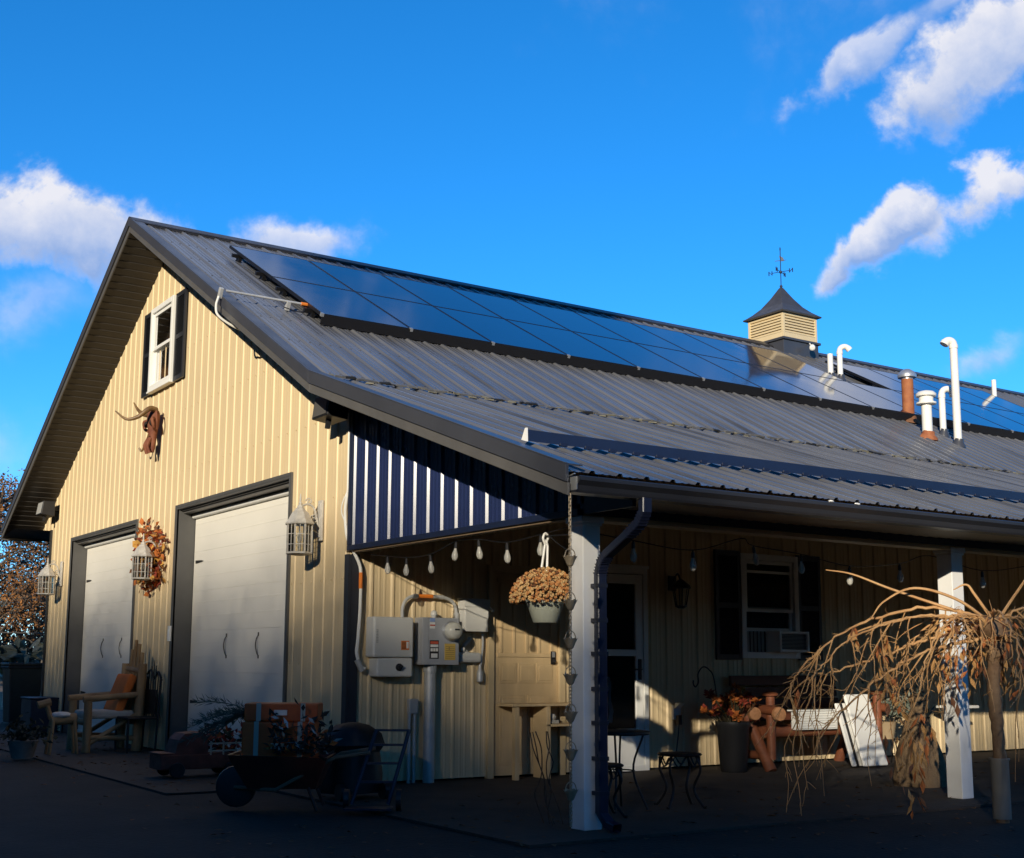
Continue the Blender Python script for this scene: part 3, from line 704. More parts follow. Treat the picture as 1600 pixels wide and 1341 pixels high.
build_sky_blocker()  # unseen dark masses added to hold back sky light

rnd = random.Random(33); random.seed(33); mb = MB()
for i in range(900):
    x, y = (rnd.uniform(-2.5, 9), rnd.gauss(-3.6, 1.3)) if i % 3 else (rnd.gauss(-.9, .7), rnd.uniform(0, 11))
    if -.02 < x and y > -.03: continue
    zz = .004 if (-.7 < x < X1 and -3.95 < y < 0) else max(ground_z(x, y) + .012, -.004 if (-1.6 < x < .2 and y > .2) else -1)
    mb.leaf((x, y, zz), (rnd.gauss(0, 1), rnd.gauss(0, 1), .05), rnd.uniform(.04, .09), rnd.uniform(.025, .05), 0, nrm=(rnd.gauss(0, .15), rnd.gauss(0, .15), 1))
o = mb.build('leaf_litter', mat('litter_brown', (.13, .065, .028), .9, var=.4, vscale=3), None, (0, -3, 0)); kind(o, 'stuff'); tag(o, 'scattered dry brown leaves on the paving before the barn', 'leaves')

# ------------------------------------------------------------------ solar panels
CELL = mat('solar_glass', (.004, .008, .034), .03, spec=1.0, var=.12, vscale=2)
CELL.node_tree.nodes['Principled BSDF'].inputs['IOR'].default_value = 1.75
PFRAME = mat('black_frame', (.010, .010, .012), .35)
uS = Vector((0, 1, MS)).normalized(); PW = 1.1045; PH = 1.4267 * math.sqrt(1 + MS * MS)
P0 = Vector((.3316, 1.5111, 0)); 
def slope_pt(x, y, o): return Vector((x, y, main_z(y))) + nM * o
def make_panel(x, y, label):
    o = slope_pt(x, y, 0); t = thing('solar_panel', label, 'solar panel', o, 'solar panels on the roof')
    g = .009; w = PW - g * 2; h = PH - g * 2; a = .075; b = .115
    ctr = lambda u, v, k: o + Vector((1, 0, 0)) * u + uS * v + nM * k
    mb = MB(); f = .012
    for (u0, u1, v0, v1) in ((g, g + f, g, g + h), (g + w - f, g + w, g, g + h), (g + f, g + w - f, g, g + f), (g + f, g + w - f, g + h - f, g + h)):
        mb.hexa([ctr(u0, v0, a), ctr(u1, v0, a), ctr(u1, v1, a), ctr(u0, v1, a), ctr(u0, v0, b), ctr(u1, v0, b), ctr(u1, v1, b), ctr(u0, v1, b)])
    mb.build('panel_frame', PFRAME, t)
    mb = MB(); mb.hexa([ctr(u, v, k) for k in (a + .03, b - .002) for u, v in ((g + f, g + f), (g + w - f, g + f), (g + w - f, g + h - f), (g + f, g + h - f))])
    mb.build('panel_glass', CELL, t)
    return t
ORD = ['first', 'second', 'third', 'fourth', 'fifth', 'sixth', 'seventh', 'eighth', 'ninth', 'tenth', 'eleventh', 'twelfth', 'thirteenth', 'fourteenth']
pan0 = None
for row, ks in ((0, list(range(0, 14))), (1, list(range(0, 9)) + list(range(10, 14)))):
    for i, k in enumerate(ks):
        rowname = 'lower' if row == 0 else 'upper'
        if row == 0: lb = 'dark glass solar panel in the lower row on the roof, %s from the garage gable' % ORD[i]
        elif k < 9: lb = 'dark glass solar panel in the upper row beside the ridge, %s from the garage gable' % ORD[i]
        else: lb = 'dark solar panel in the short upper row right of the pipes, %s from the gap' % ORD[i - 9]
        x = P0.x + PW * k; y = P0.y + row * 1.4267
        if pan0 is None: pan0 = make_panel(x, y, lb)
        else: copy_thing(pan0, slope_pt(x, y, 0), label=lb)
E1 = P0.x + PW * 14
mb = MB()
def slab(mb, x0, x1, y, v0, v1, a, b, mi=0):
    o = slope_pt(0, y, 0); mb.hexa([o + Vector((x, 0, 0)) + uS * v + nM * k for k in (a, b) for x, v in ((x0, v0), (x1, v0), (x1, v1), (x0, v1))], mi)
for row, nm in ((0, 'lower'), (1, 'upper')):
    for f, pos in ((.22, 'downhill'), (.78, 'uphill')):
        y = P0.y + row * 1.4267; segs = [(P0.x - .06, E1 + .06)] if row == 0 else [(P0.x - .06, P0.x + PW * 9 + .06), (P0.x + PW * 10 - .06, E1 + .06)]
        mb = MB()
        for a, b in segs:
            slab(mb, a, b, y, PH * f - .022, PH * f + .022, .03, .073)
            x = a + .1
            while x < b: slab(mb, x - .02, x + .02, y, PH * f - .05, PH * f + .05, -.015, .032); x += PITCH * 3
        ob = mb.build('mounting_rail', PFRAME, None, slope_pt(P0.x, y, .03))
        tag(ob, 'black mounting rail along the %s side beneath the %s row of solar panels' % (pos, nm), 'rail', 'rails under the solar panels')
mb = MB(); slab(mb, P0.x, E1, P0.y, -.012, .004, -.005, .108)
sk = mb.build('array_skirt', PFRAME, None, slope_pt(P0.x, P0.y, 0)); tag(sk, 'long black skirt closing the lower edge of the solar array', 'skirt')
for k in range(15):
    q = MB(); x = P0.x + PW * k; slab(q, x - .016, x + .016, P0.y, -.018, .02, .085, .122); q.build('end_clamp', STEEL, sk)

# ------------------------------------------------------------------ cupola and weathervane
CX = 11.56; h = .44; CYR = YR
cup = thing('roof_cupola', 'square tan louvred cupola with a flared charcoal roof on the ridge', 'cupola', (CX, CYR, 6.6))
CUPW = mat('tan_louvre', (.68, .54, .32), .5, var=.05, vscale=3)
mb = MB()
for sx, sy in ((-1, -1), (1, -1), (1, 1), (-1, 1)): mb.box(CX + sx * h - (.05 if sx > 0 else 0), CX + sx * h + (0 if sx > 0 else .05), CYR + sy * h - (.05 if sy > 0 else 0), CYR + sy * h + (0 if sy > 0 else .05), 6.96, 7.44)
for z0_, z1_ in ((6.96, 7.06), (7.38, 7.44)):
    for (a, b, c, d) in ((-h, -h + .04, -h + .05, h - .05), (h - .04, h, -h + .05, h - .05), (-h + .05, h - .05, -h, -h + .04), (-h + .05, h - .05, h - .04, h)): mb.box(CX + a, CX + b, CYR + c, CYR + d, z0_, z1_)
mb.build('corner_frame', CUPW, cup, bevel=.004)
for (dx, dy) in ((-1, 0), (0, -1), (1, 0), (0, 1)):
    mb = MB(); n = Vector((dx, dy, 0)); sd = Vector((-dy, dx, 0)); c = Vector((CX, CYR, 0)); e = h - .05
    for i in range(6):
        z = 7.065 + i * .0525
        a = c + n * (h - .004); b = c + n * (h - .045)
        mb.hexa([a - sd * e + Vector((0, 0, z)), a + sd * e + Vector((0, 0, z)), b + sd * e + Vector((0, 0, z + .052)), b - sd * e + Vector((0, 0, z + .052)), a - sd * e + Vector((0, 0, z + .012)), a + sd * e + Vector((0, 0, z + .012)), b + sd * e + Vector((0, 0, z + .064)), b - sd * e + Vector((0, 0, z + .064))])
    mb.obox(c + n * (h - .06) + Vector((0, 0, 7.22)), sd * e, n * .004, (0, 0, .18), 0)
    mb.build('louvre', CUPW, cup)
mb = MB(); hb = h + .01; mb.box(CX - hb, CX + hb, CYR - hb, CYR + hb, 6.45, 6.93); mb.box(CX - hb - .035, CX + hb + .035, CYR - hb - .035, CYR + hb + .035, 6.915, 6.96)
mb.build('base', TRIM, cup, bevel=.006)
mb = MB(); prof = [(.50, 7.43), (.505, 7.455), (.47, 7.475), (.38, 7.545), (.27, 7.655), (.15, 7.83), (.03, 8.04), (.012, 8.06)]
mb.grid([[(CX + a * sx, CYR + a * sy, z) for sx, sy in ((-1, -1), (0, -1), (1, -1), (1, 0), (1, 1), (0, 1), (-1, 1), (-1, 0))] for a, z in prof], 0, True)
mb.face([(CX + .5 * sx, CYR + .5 * sy, 7.43) for sx, sy in ((-1, -1), (-1, 1), (1, 1), (1, -1))])
mb.build('flared_roof', mat('cupola_metal', (.055, .052, .055), .42, var=.2, vscale=5), cup)
vane = thing('weathervane', 'slim dark weathervane with compass arms on top of the cupola', 'weathervane', (CX, CYR, 8.05))
VM = mat('blued_metal', (.03, .04, .07), .4, metal=.3)
mb = MB(); mb.tube([(CX, CYR, 8.03), (CX, CYR, 8.83)], .009, 6); mb.ball((CX, CYR, 8.08), .028); mb.ball((CX, CYR, 8.355), .03); mb.ball((CX, CYR, 8.8), (.012, .012, .04)); mb.build('rod', VM, vane, smooth=True)
mb = MB()
for a in (0.4, 0.4 + math.pi / 2, .4 + math.pi, .4 + 1.5 * math.pi):
    d = Vector((math.cos(a), math.sin(a), 0)); c = Vector((CX, CYR, 8.36)); mb.tube([c, c + d * .17], .006, 5)
    p = c + d * .2; s_ = Vector((0, 0, 1)); e = d * .03
    for q in (-1, 1): mb.bar(p + e * q - s_ * .04, p + e * q + s_ * .04, .012, .012)
    mb.bar(p - e - s_ * .03, p + e + s_ * .03, .01, .01)
mb.build('compass_arm', VM, vane)
mb = MB(); d = Vector((.55, -.83, 0)); c = Vector((CX, CYR, 8.58))
mb.tube([c - d * .1, c + d * .1], .006, 5); mb.prism([c + d * .02 + Vector((0, 0, -.02)), c + d * .07 + Vector((0, 0, -.01)), c + d * .05 + Vector((0, 0, .05)), c - d * .02 + Vector((0, 0, .1)), c - d * .01 + Vector((0, 0, .03))], (.006, .004, 0)); mb.build('arrow', VM, vane)
lampc = Vector((CX + .22, CYR - h - .02, 6.90))
t = thing('spotlight', 'small off-white spotlight on an arm at the foot of the cupola', 'light', (CX + .2, CYR - h - .012, 6.72))
mb = MB(); mb.tube([lampc + Vector((-.02, 0, .03)), lampc + Vector((-.12, -.16, -.10))], .012, 6); mb.build('arm', VINYL, t)
mb = MB(); mb.lathe(lampc + Vector((-.12, -.16, -.10)), [(.02, -.06), (.045, -.05), (.055, .0), (.05, .04), (.03, .05)], 12, ax=(-.6, -.6, -.5)); mb.build('lamp_head', VINYL, t, smooth=True)

# ------------------------------------------------------------------ vent pipes
def on_roof(x, y): return Vector((x, y, main_z(y)))
def pipe(name, label, x, y, h, r, m, top=None, flash=None, grp='vent pipes on the roof', lean=(0, 0)):
    b = on_roof(x, y); t = thing(name, label, 'vent pipe', b, grp)
    mb = MB(); mb.lathe(b + Vector((0, 0, -.08)), [(r, 0), (r, h + .08)], 18); 
    if top != 'cap' : pass
    if top and top[0] == 'hook':
        mb.v, mb.f, mb.m = [], [], []
        q, dx, dy = top[1], top[2], top[3]; d = Vector((dx, dy, 0)).normalized()
        pts = [b + Vector((0, 0, -.08)), b + Vector((0, 0, h - q))]
        for i in range(1, 13):
            a = math.pi * top[4] * i / 12; pts.append(b + Vector((0, 0, h - q)) + d * (q - q * math.cos(a)) + Vector((0, 0, q * math.sin(a))))
        mb.tube(pts, r, 14)
        c = MB(); c.lathe(b + Vector((0, 0, h - q - .05)), [(r * 1.14, 0), (r * 1.14, .05)], 16); c.lathe(pts[-1] + Vector((0, 0, 0)), [(r * 1.15, -.02), (r * 1.15, .03)], 16, ax=(pts[-1] - pts[-2])); c.build('coupling', m, t, smooth=True)
    mb.build('pipe', m, t, smooth=True)
    f = MB(); f.lathe(b + Vector((0, 0, -.02)), [(r * 2.0, -.02), (r * 1.9, .01), (r * 1.25, .05), (r * 1.1, .10)], 16, ax=(0, -.25, 1)); f.build('flashing', flash or TRIM, t, smooth=True)
    return t, b
t, b = pipe('vent_pipe', 'thick rusty red vent pipe with a grey rain cap, on the roof', 10.10, 1.57, .66, .087, RUSTPIPE, flash=mat('rust_flashing', (.16, .07, .03), .8, var=.3, vscale=9))
mb = MB(); mb.lathe(b + Vector((0, 0, .62)), [(.089, 0), (.089, .05)], 16); mb.lathe(b + Vector((0, 0, .665)), [(.135, -.02), (.14, .02), (.11, .07), (.05, .11), (.01, .12)], 18); mb.build('rain_cap', STEEL, t, smooth=True)
t, b = pipe('vent_pipe', 'white metal flue with a double-ringed cap and rusty flashing', 9.52, .80, .55, .072, PVC, flash=RUSTPIPE)
mb = MB(); mb.lathe(b + Vector((0, 0, .46)), [(.085, 0), (.14, .005), (.14, .03), (.10, .04), (.10, .115), (.14, .12), (.145, .15), (.11, .185), (.03, .205)], 20); mb.build('flue_cap', PVC, t, smooth=True)
pipe('vent_pipe', 'short white plastic pipe bent over into a hook beside the tall white pipe', 10.22, 1.06, .68, .047, PVC, ('hook', .085, .8, -.5, 1.0))
pipe('vent_pipe', 'tallest white plastic vent pipe with a small hooked top', 9.98, .64, 1.52, .056, PVC, ('hook', .065, -.85, .5, .85))
pipe('vent_pipe', 'straight open white pipe standing in the gap between upper solar panels', 10.67, 3.56, .40, .047, PVC)
pipe('vent_pipe', 'white gooseneck pipe in the gap between the upper solar panels', 10.93, 3.58, .56, .047, PVC, ('hook', .085, .8, -.5, .8))
pipe('vent_pipe', 'short straight white pipe far along the roof at the right', 15.93, 4.14, .42, .045, PVC)

# ------------------------------------------------------------------ things fixed to the gable
IRON = mat('weathered_white_iron', (.50, .47, .42), .55, var=.2, vscale=14)
LGLASS = glass_mat('lantern_glass', (.85, .83, .76), .08)
def lantern(y, zc, label):
    t = thing('wall_lantern', label, 'lantern', (-.02, y, zc - .3), 'white lanterns on the garage wall'); c = Vector((-.25, y, zc)); r = .125
    mb = MB(); mb.obox((-.03, y, zc + .19), (.012, 0, 0), (0, .045, 0), (0, 0, .20)); mb.obox((-.045, y, zc + .19), (.008, 0, 0), (0, .03, 0), (0, 0, .17)); mb.build('wall_plate', IRON, t, bevel=.006)
    mb = MB(); mb.tube(curve_pts([(-.05, y, zc + .12), (-.10, y, zc + .30), (-.17, y, zc + .34), (-.25, y, zc + .315)], 6), .011, 7)
    sp = [(-.05 - .045 - .04 * (1 - k / 16) * math.cos(k * .75), y, zc + .20 + .05 * (1 - k / 16) * math.sin(k * .75)) for k in range(14)]; mb.tube(sp, .007, 6)
    sp = [(-.16 - .035 * (1 - k / 14) * math.cos(k * .8), y, zc + .37 + .035 * (1 - k / 14) * math.sin(k * .8)) for k in range(12)]; mb.tube(sp, .006, 6)
    mb.tube([(-.05, y, zc + .06), (-.13, y, zc + .10), (-.16, y, zc + .16)], .007, 6); mb.build('scroll_arm', IRON, t, smooth=True)
    mb = MB(); mb.lathe(c, [(.145, .135), (.150, .145), (.13, .17), (.085, .25), (.055, .275), (.05, .29), (.035, .30), (.03, .325)], 8); mb.lathe(c, [(.012, .32), (.020, .345), (.008, .36), (.012, .375), (.005, .44)], 8)
    mb.build('lantern_roof', IRON, t)
    mb = MB(); mb.lathe(c, [(.05, -.165), (.135, -.15), (.135, -.135), (.12, -.13)], 8)
    for k in range(8):
        a = 2 * math.pi * k / 8; u = Vector((1, 0, 0)); 
    ax = Vector((0, 0, 1)).orthogonal().normalized(); aw = Vector((0, 0, 1)).cross(ax)
    P8 = [c + ax * math.cos(2 * math.pi * k / 8) * r + aw * math.sin(2 * math.pi * k / 8) * r for k in range(8)]
    for k in range(8):
        p, q = P8[k], P8[(k + 1) % 8]; b, tp = Vector((0, 0, -.14)), Vector((0, 0, .14))
        mb.bar(p + b, p + tp, .014); m_ = (p + q) / 2; mb.bar(m_ + b, m_ + tp, .006)
        for z in (-.06, .04): mb.bar(p + Vector((0, 0, z)), q + Vector((0, 0, z)), .006)
        mb.bar(p + tp, q + tp, .014)
    mb.build('lantern_cage', IRON, t)
    mb = MB()
    for k in range(8):
        p, q = P8[k], P8[(k + 1) % 8]; f = lambda v: c + (v - c) * .965
        mb.face([f(p) + Vector((0, 0, -.13)), f(q) + Vector((0, 0, -.13)), f(q) + Vector((0, 0, .13)), f(p) + Vector((0, 0, .13))])
    mb.build('lantern_glass', LGLASS, t)
    mb = MB(); mb.lathe(c, [(.016, -.14), (.016, -.03), (.022, -.02), (.024, .02), (.008, .07)], 10); mb.build('bulb', VINYL, t, smooth=True)
lantern(.60, 2.30, 'white caged wall lantern right of the nearer garage door')
lantern(5.40, 2.30, 'white caged wall lantern between the garage doors, in front of an autumn leaf wreath')
lantern(10.22, 2.30, 'white caged wall lantern near the far corner of the gable')

# autumn wreath
LEAFM = [mat('leaf_orange', (.42, .12, .02), .8, var=.3, vscale=6), mat('leaf_red', (.28, .045, .02), .8, var=.3, vscale=6), mat('leaf_gold', (.50, .26, .05), .8, var=.3, vscale=6), mat('leaf_brown', (.16, .07, .03), .85, var=.3, vscale=6)]
rnd = random.Random(21); mb = MB()
random.seed(21)
for i in range(560):
    a = rnd.uniform(0, 2 * math.pi); rr = rnd.gauss(.25, .10)
    y = 5.66 + math.cos(a) * rr * 1.5; z = 2.50 + math.sin(a) * rr * .95
    if i > 460: y = 5.6 + rnd.gauss(0, .2); z = 2.28 - abs(rnd.gauss(0, .12))
    up_ = z > 2.45
    mi = rnd.choices((0, 1, 2, 3), (4, 3, 2, 3) if z > 2.6 else ((3, 1, 4, 1) if z > 2.35 else (4, 3, 2, 2)))[0]
    mb.leaf((-.03 - rnd.random() * .10, y, z), (rnd.gauss(-.4, .5), rnd.gauss(0, 1), rnd.gauss(-.2, 1)), rnd.uniform(.07, .13), rnd.uniform(.05, .09), mi)
tag(mb.build('autumn_wreath', LEAFM, None, (-.02, 5.62, 2.0)), 'ragged wreath of orange and red autumn leaves on the gable wall', 'wreath')

# longhorn skull
RUST = mat('rust_red_bone', (.13, .034, .016), .75, col2=(.24, .085, .04), vscale=9, bump=.25, bscale=30)
HORN = mat('dark_horn', (.08, .042, .018), .45, col2=(.24, .14, .05), vscale=5)
t = thing('longhorn_skull', 'rust-red longhorn skull with curved horns hung below the gable window', 'skull', (-.02, 5.62, 4.1))
sk0 = Vector((-.11, 5.60, 4.30))
mb = MB(); rows = []
for (z, w, d, o) in ((.10, .09, .05, .02), (.06, .135, .075, 0), (-.02, .125, .08, 0), (-.09, .105, .075, .0), (-.16, .082, .065, -.01), (-.24, .065, .052, -.015), (-.32, .062, .046, -.02), (-.40, .056, .04, -.02), (-.46, .035, .025, -.02)):
    rows.append([sk0 + Vector((-o * 0 - .02 + math.cos(a) * d, math.sin(a) * w, z)) for a in [2 * math.pi * k / 14 for k in range(14)]])
mb.grid(rows, 0, True); mb.face(rows[0][::-1]); mb.face(rows[-1])
for s_ in (-1, 1):
    mb.tube(curve_pts([sk0 + Vector((-.04, s_ * .10, -.02)), sk0 + Vector((-.09, s_ * .165, -.04)), sk0 + Vector((-.07, s_ * .17, -.13)), sk0 + Vector((-.03, s_ * .11, -.17))], 5), .022, 7)
    mb.tube(curve_pts([sk0 + Vector((-.06, s_ * .03, -.28)), sk0 + Vector((-.10, s_ * .045, -.38)), sk0 + Vector((-.07, s_ * .05, -.48))], 5), [.03] * 6 + [.022] * 5, 7)
mb.ball(sk0 + Vector((-.02, 0, .08)), (.06, .13, .035), 0, 10, 6, .05); mb.tube(curve_pts([sk0 + Vector((-.02, -.10, .06)), sk0 + Vector((-.05, -.20, .05)), sk0 + Vector((-.05, -.235, -.07)), sk0 + Vector((-.02, -.17, -.17))], 6), .014, 7)
mb.build('skull_bone', RUST, t, smooth=True)
mb = MB()
for s_ in (-1, 1): mb.ball(sk0 + Vector((-.075, s_ * .105, -.08)), (.035, .04, .045), 0, 10, 6)
for s_ in (-1, 1): mb.ball(sk0 + Vector((-.068, s_ * .03, -.31)), (.02, .02, .06), 0, 8, 5)
mb.build('eye_hollow', mat('hollow_black', (.015, .008, .006), .9), t, smooth=True)
for pts in ([sk0 + Vector((-.02, -.10, .09)), sk0 + Vector((-.13, -.15, .09)), sk0 + Vector((-.27, -.11, -.03)), sk0 + Vector((-.40, -.05, -.06)), sk0 + Vector((-.53, .0, .04))],
            [sk0 + Vector((-.02, .10, .07)), sk0 + Vector((-.06, .24, .08)), sk0 + Vector((-.10, .40, .16)), sk0 + Vector((-.14, .50, .28))]):
    mb = MB(); P = curve_pts(pts, 8); mb.tube(P, [.036 * (1 - i / len(P)) ** .75 + .005 for i in range(len(P))], 9); mb.build('horn', HORN, t, smooth=True)
mb = MB(); mb.tube(curve_pts([sk0 + Vector((-.03, .13, -.2)), sk0 + Vector((-.05, .21, -.33)), sk0 + Vector((-.07, .27, -.41)), sk0 + Vector((-.10, .30, -.37))], 6), .014, 6); mb.build('jaw_hook', HORN, t, smooth=True)

# floodlight boxes
def flood(c, label, face):
    t = thing('floodlight', label, 'floodlight', (c[0] + .17, c[1], c[2]), 'floodlights under the rake'); c = Vector(c)
    mb = MB(); mb.hexa([c + Vector(p) for p in ((-.12, -.17, -.10), (.10, -.17, -.13), (.10, .17, -.13), (-.12, .17, -.10), (-.09, -.17, .12), (.10, -.17, .12), (.10, .17, .12), (-.09, .17, .12))]); mb.build('housing', BLACKPL, t, bevel=.01)
    mb = MB(); mb.hexa([c + Vector(p) for p in ((-.126, -.14, -.085), (-.121, -.14, -.085), (-.121, .14, -.085), (-.126, .14, -.085), (-.098, -.14, .10), (-.093, -.14, .10), (-.093, .14, .10), (-.098, .14, .10))]); mb.build('lens', face, t)
    mb = MB(); mb.box(c.x + .10, c.x + .21, c.y - .05, c.y + .05, c.z - .02, c.z + .04); mb.build('bracket', BLACKPL, t); mb = MB(); mb.bar((c.x - .02, c.y, c.z - .11), (c.x - .03, c.y, c.z - .20), .04); mb.build('sensor', BLACKPL, t)
flood((-.22, .04, 3.50), 'black floodlight under the rake near the porch corner', mat('smoked_lens', (.10, .095, .09), .15))
flood((-.20, 10.74, 3.58), 'small silver-faced floodlight at the far end of the gable', mat('silver_lens', (.45, .45, .44), .2))

# conduit from the solar array over the rake
COND = mat('grey_conduit', (.50, .50, .49), .42, metal=.25, var=.1, vscale=8)
ORANGE = mat('orange_label', (.75, .20, .02), .6, var=.1)
t = thing('roof_conduit', 'grey metal conduit running from the rake edge to the lower corner of the solar array', 'conduit', (-.66, 1.95, 4.95))
def rp(x, y, o): return slope_pt(x, y, o)
mb = MB(); mb.tube([rp(-.60, 1.93, .085), rp(.40, 1.92, .085)], .014, 8); mb.build('pipe', COND, t, smooth=True)
mb = MB(); mb.tube([rp(.27, 1.92, .086), rp(.45, 1.918, .086)], .021, 8); mb.build('orange_tape', ORANGE, t, smooth=True)
mb = MB(); c = rp(-.655, 1.93, .05); mb.obox(c, (.024, 0, 0), uS * .024, nM * .06); mb.build('elbow_box', COND, t, bevel=.008)
mb = MB(); mb.tube(curve_pts([c + Vector((-.02, 0, -.04)), c + Vector((-.045, 0, -.15)), c + Vector((-.02, -.02, -.26)), c + Vector((.16, -.04, -.36)), c + Vector((.42, -.05, -.42))], 7), .013, 8); mb.build('flexible_tail', PVC, t, smooth=True)
mb = MB(); mb.obox(rp(.12, 1.92, .04), (.02, 0, 0), uS * .03, nM * .05); mb.build('strut', COND, t)
mb = MB(); mb.tube(curve_pts([rp(.05, 1.86, .03), rp(.22, 1.80, .02), rp(.40, 1.86, .03), rp(.46, 1.7, .02), rp(.7, 1.62, .02)], 6), .006, 5); mb.build('loose_cable', BLACK, t)

# conduit down the corner
t = thing('corner_conduit', 'pale conduit running down the house corner to the inverter', 'conduit', (0, -.05, 1.0))
mb = MB(); mb.tube([(-.045, -.015, 3.50), (-.045, -.015, 2.72)], .014, 8); mb.tube(curve_pts([(-.045, -.015, 2.72), (-.05, .02, 2.58), (-.045, .03, 2.45), (-.04, -.01, 2.28), (.0, -.05, 2.16), (.07, -.06, 2.02), (.085, -.06, 1.9), (.085, -.06, 1.62), (.07, -.06, 1.35), (.06, -.06, 1.20), (.10, -.07, 1.08), (.14, -.08, 1.06)], 6), .016, 8); mb.build('pipe', PVC, t, smooth=True)
mb = MB(); mb.tube([(.085, -.06, 1.95), (.085, -.06, 1.80)], .0185, 8); mb.build('orange_tape', ORANGE, t, smooth=True)
mb = MB(); mb.tube([(.06, -.065, 1.14), (.115, -.07, 1.04)], .028, 8); mb.build('strain_relief', COND, t, smooth=True)
mb = MB(); mb.tube(curve_pts([(-.045, -.015, 2.73), (-.07, .05, 2.6), (-.06, .07, 2.5), (-.045, .0, 2.4)], 6), .006, 6); mb.build('loose_cable', PVC, t, smooth=True)

# inverter
INV = mat('pale_grey_enclosure', (.62, .61, .57), .45, var=.04, vscale=3)
MET = mat('grey_meter_steel', (.42, .43, .45), .42, metal=.15, var=.08, vscale=4)
LBL = {k: mat('label_' + k, c, .6) for k, c in dict(orange=(.70, .20, .04), white=(.75, .75, .73), black=(.02, .02, .02), yellow=(.62, .42, .10), blue=(.25, .35, .62), red=(.55, .10, .05)).items()}
t = thing('solar_inverter', 'pale two-part solar inverter box on the porch wall by the corner', 'inverter', (.37, -.12, .99))
mb = MB(); mb.box(.16, .585, -.20, -.03, 1.165, 1.54); mb.build('upper_case', INV, t, bevel=.018)
mb = MB(); mb.box(.20, .58, -.20, -.03, .985, 1.160); mb.build('lower_case', INV, t, bevel=.018)
mb = MB(); mb.lathe((.43, -.20, 1.075), [(.035, 0), (.035, .012), (.022, .016), (.022, .035)], 14, ax=(0, -1, 0)); mb.obox((.43, -.24, 1.075), (.022, 0, .012), (0, .006, 0), (-.003, 0, .006)); mb.build('rotary_switch', BLACKPL, t)
mb = MB(); mb.box(.45, .535, -.203, -.2005, 1.235, 1.32, 0); mb.box(.505, .528, -.205, -.2031, 1.25, 1.31, 1)
for i in range(6): mb.box(.456, .50, -.2045, -.2031, 1.245 + i * .012, 1.250 + i * .012, 2)
mb.build('warning_label', [LBL['orange'], LBL['white'], LBL['black']], t)
mb = MB(); 
for i in range(9): mb.box(.185, .208, -.2025, -.2003, 1.30 + i * .014, 1.308 + i * .014)
mb.build('model_label', mat('grey_print', (.35, .35, .34), .6), t)
mb = MB(); mb.box(.582, .60, -.13, -.08, 1.04, 1.12); mb.lathe((.598, -.10, 1.05), [(.02, -.03), (.02, .03)], 8); mb.build('side_gland', BLACKPL, t)

# meter cabinet
t = thing('electric_meter', 'grey electric meter cabinet with a round glass meter and warning stickers', 'electric meter', (.89, -.1, 1.10))
mb = MB(); mb.box(.69, 1.09, -.19, -.03, 1.10, 1.545); mb.box(.685, .75, -.195, -.19, 1.10, 1.545); mb.build('cabinet', MET, t, bevel=.006)
mb = MB(); mb.lathe((1.0, -.19, 1.42), [(.095, 0), (.095, .02), (.088, .03)], 24, ax=(0, -1, 0)); mb.build('meter_ring', STEEL, t, smooth=True)
mb = MB(); mb.lathe((1.0, -.22, 1.42), [(.086, 0), (.082, .05), (.065, .075), (.03, .085)], 24, ax=(0, -1, 0)); mb.build('meter_dial', mat('meter_face', (.55, .54, .48), .12, var=.1, vscale=20), t, smooth=True)
mb = MB(); mb.box(.975, 1.025, -.309, -.3055, 1.425, 1.44); mb.build('meter_display', LBL['black'], t)
mb = MB()
mb.box(.765, .82, -.193, -.1905, 1.505, 1.54, 4); mb.box(.765, .82, -.193, -.1905, 1.44, 1.50, 1); mb.box(.765, .82, -.1945, -.1931, 1.465, 1.478, 0)
mb.box(.765, .865, -.193, -.1905, 1.155, 1.33, 2); mb.box(.772, .858, -.195, -.1931, 1.295, 1.32, 0); mb.box(.772, .858, -.195, -.1931, 1.265, 1.29, 1)
for i in range(3): mb.box(.774 + i * .029, .798 + i * .029, -.195, -.1931, 1.225, 1.255, 1)
mb.box(.78, .85, -.195, -.1931, 1.165, 1.205, 1)
mb.build('warning_sticker', [LBL['red'], LBL['white'], LBL['black'], LBL['yellow'], LBL['blue']], t)
mb = MB(); mb.box(.93, 1.05, -.193, -.1905, 1.145, 1.30, 0)
for i in range(7): mb.box(.94, 1.04, -.1945, -.1931, 1.16 + i * .018, 1.165 + i * .018, 1)
mb.box(.975, .985, -.195, -.1946, 1.24, 1.27, 1); mb.build('yellow_sticker', [LBL['yellow'], mat('label_tan', (.30, .2, .07), .7)], t)
mb = MB(); mb.ball((.86, -.10, 1.58), (.035, .035, .04), 0, 10, 6); mb.tube([(.86, -.1, 1.54), (.86, -.1, 1.56)], .025, 8); mb.build('hub', INV, t, smooth=True)
t2 = thing('meter_pipe', 'thick pale conduit under the electric meter down to the ground', 'conduit', (.83, -.08, 0))
mb = MB(); mb.tube([(.83, -.09, .0), (.83, -.09, 1.10)], .055, 14); mb.build('pipe', COND, t2, smooth=True)
mb = MB(); mb.tube([(.83, -.09, 1.03), (.83, -.09, 1.099)], .064, 14); mb.build('collar', COND, t2, smooth=True)
t2 = thing('cable_riser', 'pair of thin grey conduits with a small box left of the thick meter pipe', 'conduit', (.66, -.04, 0))
mb = MB(); mb.tube([(.635, -.05, 0), (.635, -.05, .66)], .017, 8); mb.tube([(.69, -.05, 0), (.69, -.05, .66)], .017, 8); mb.build('pipe', COND, t2, smooth=True)
mb = MB(); mb.box(.615, .715, -.085, -.025, .64, .78); mb.build('junction_box', COND, t2, bevel=.012)
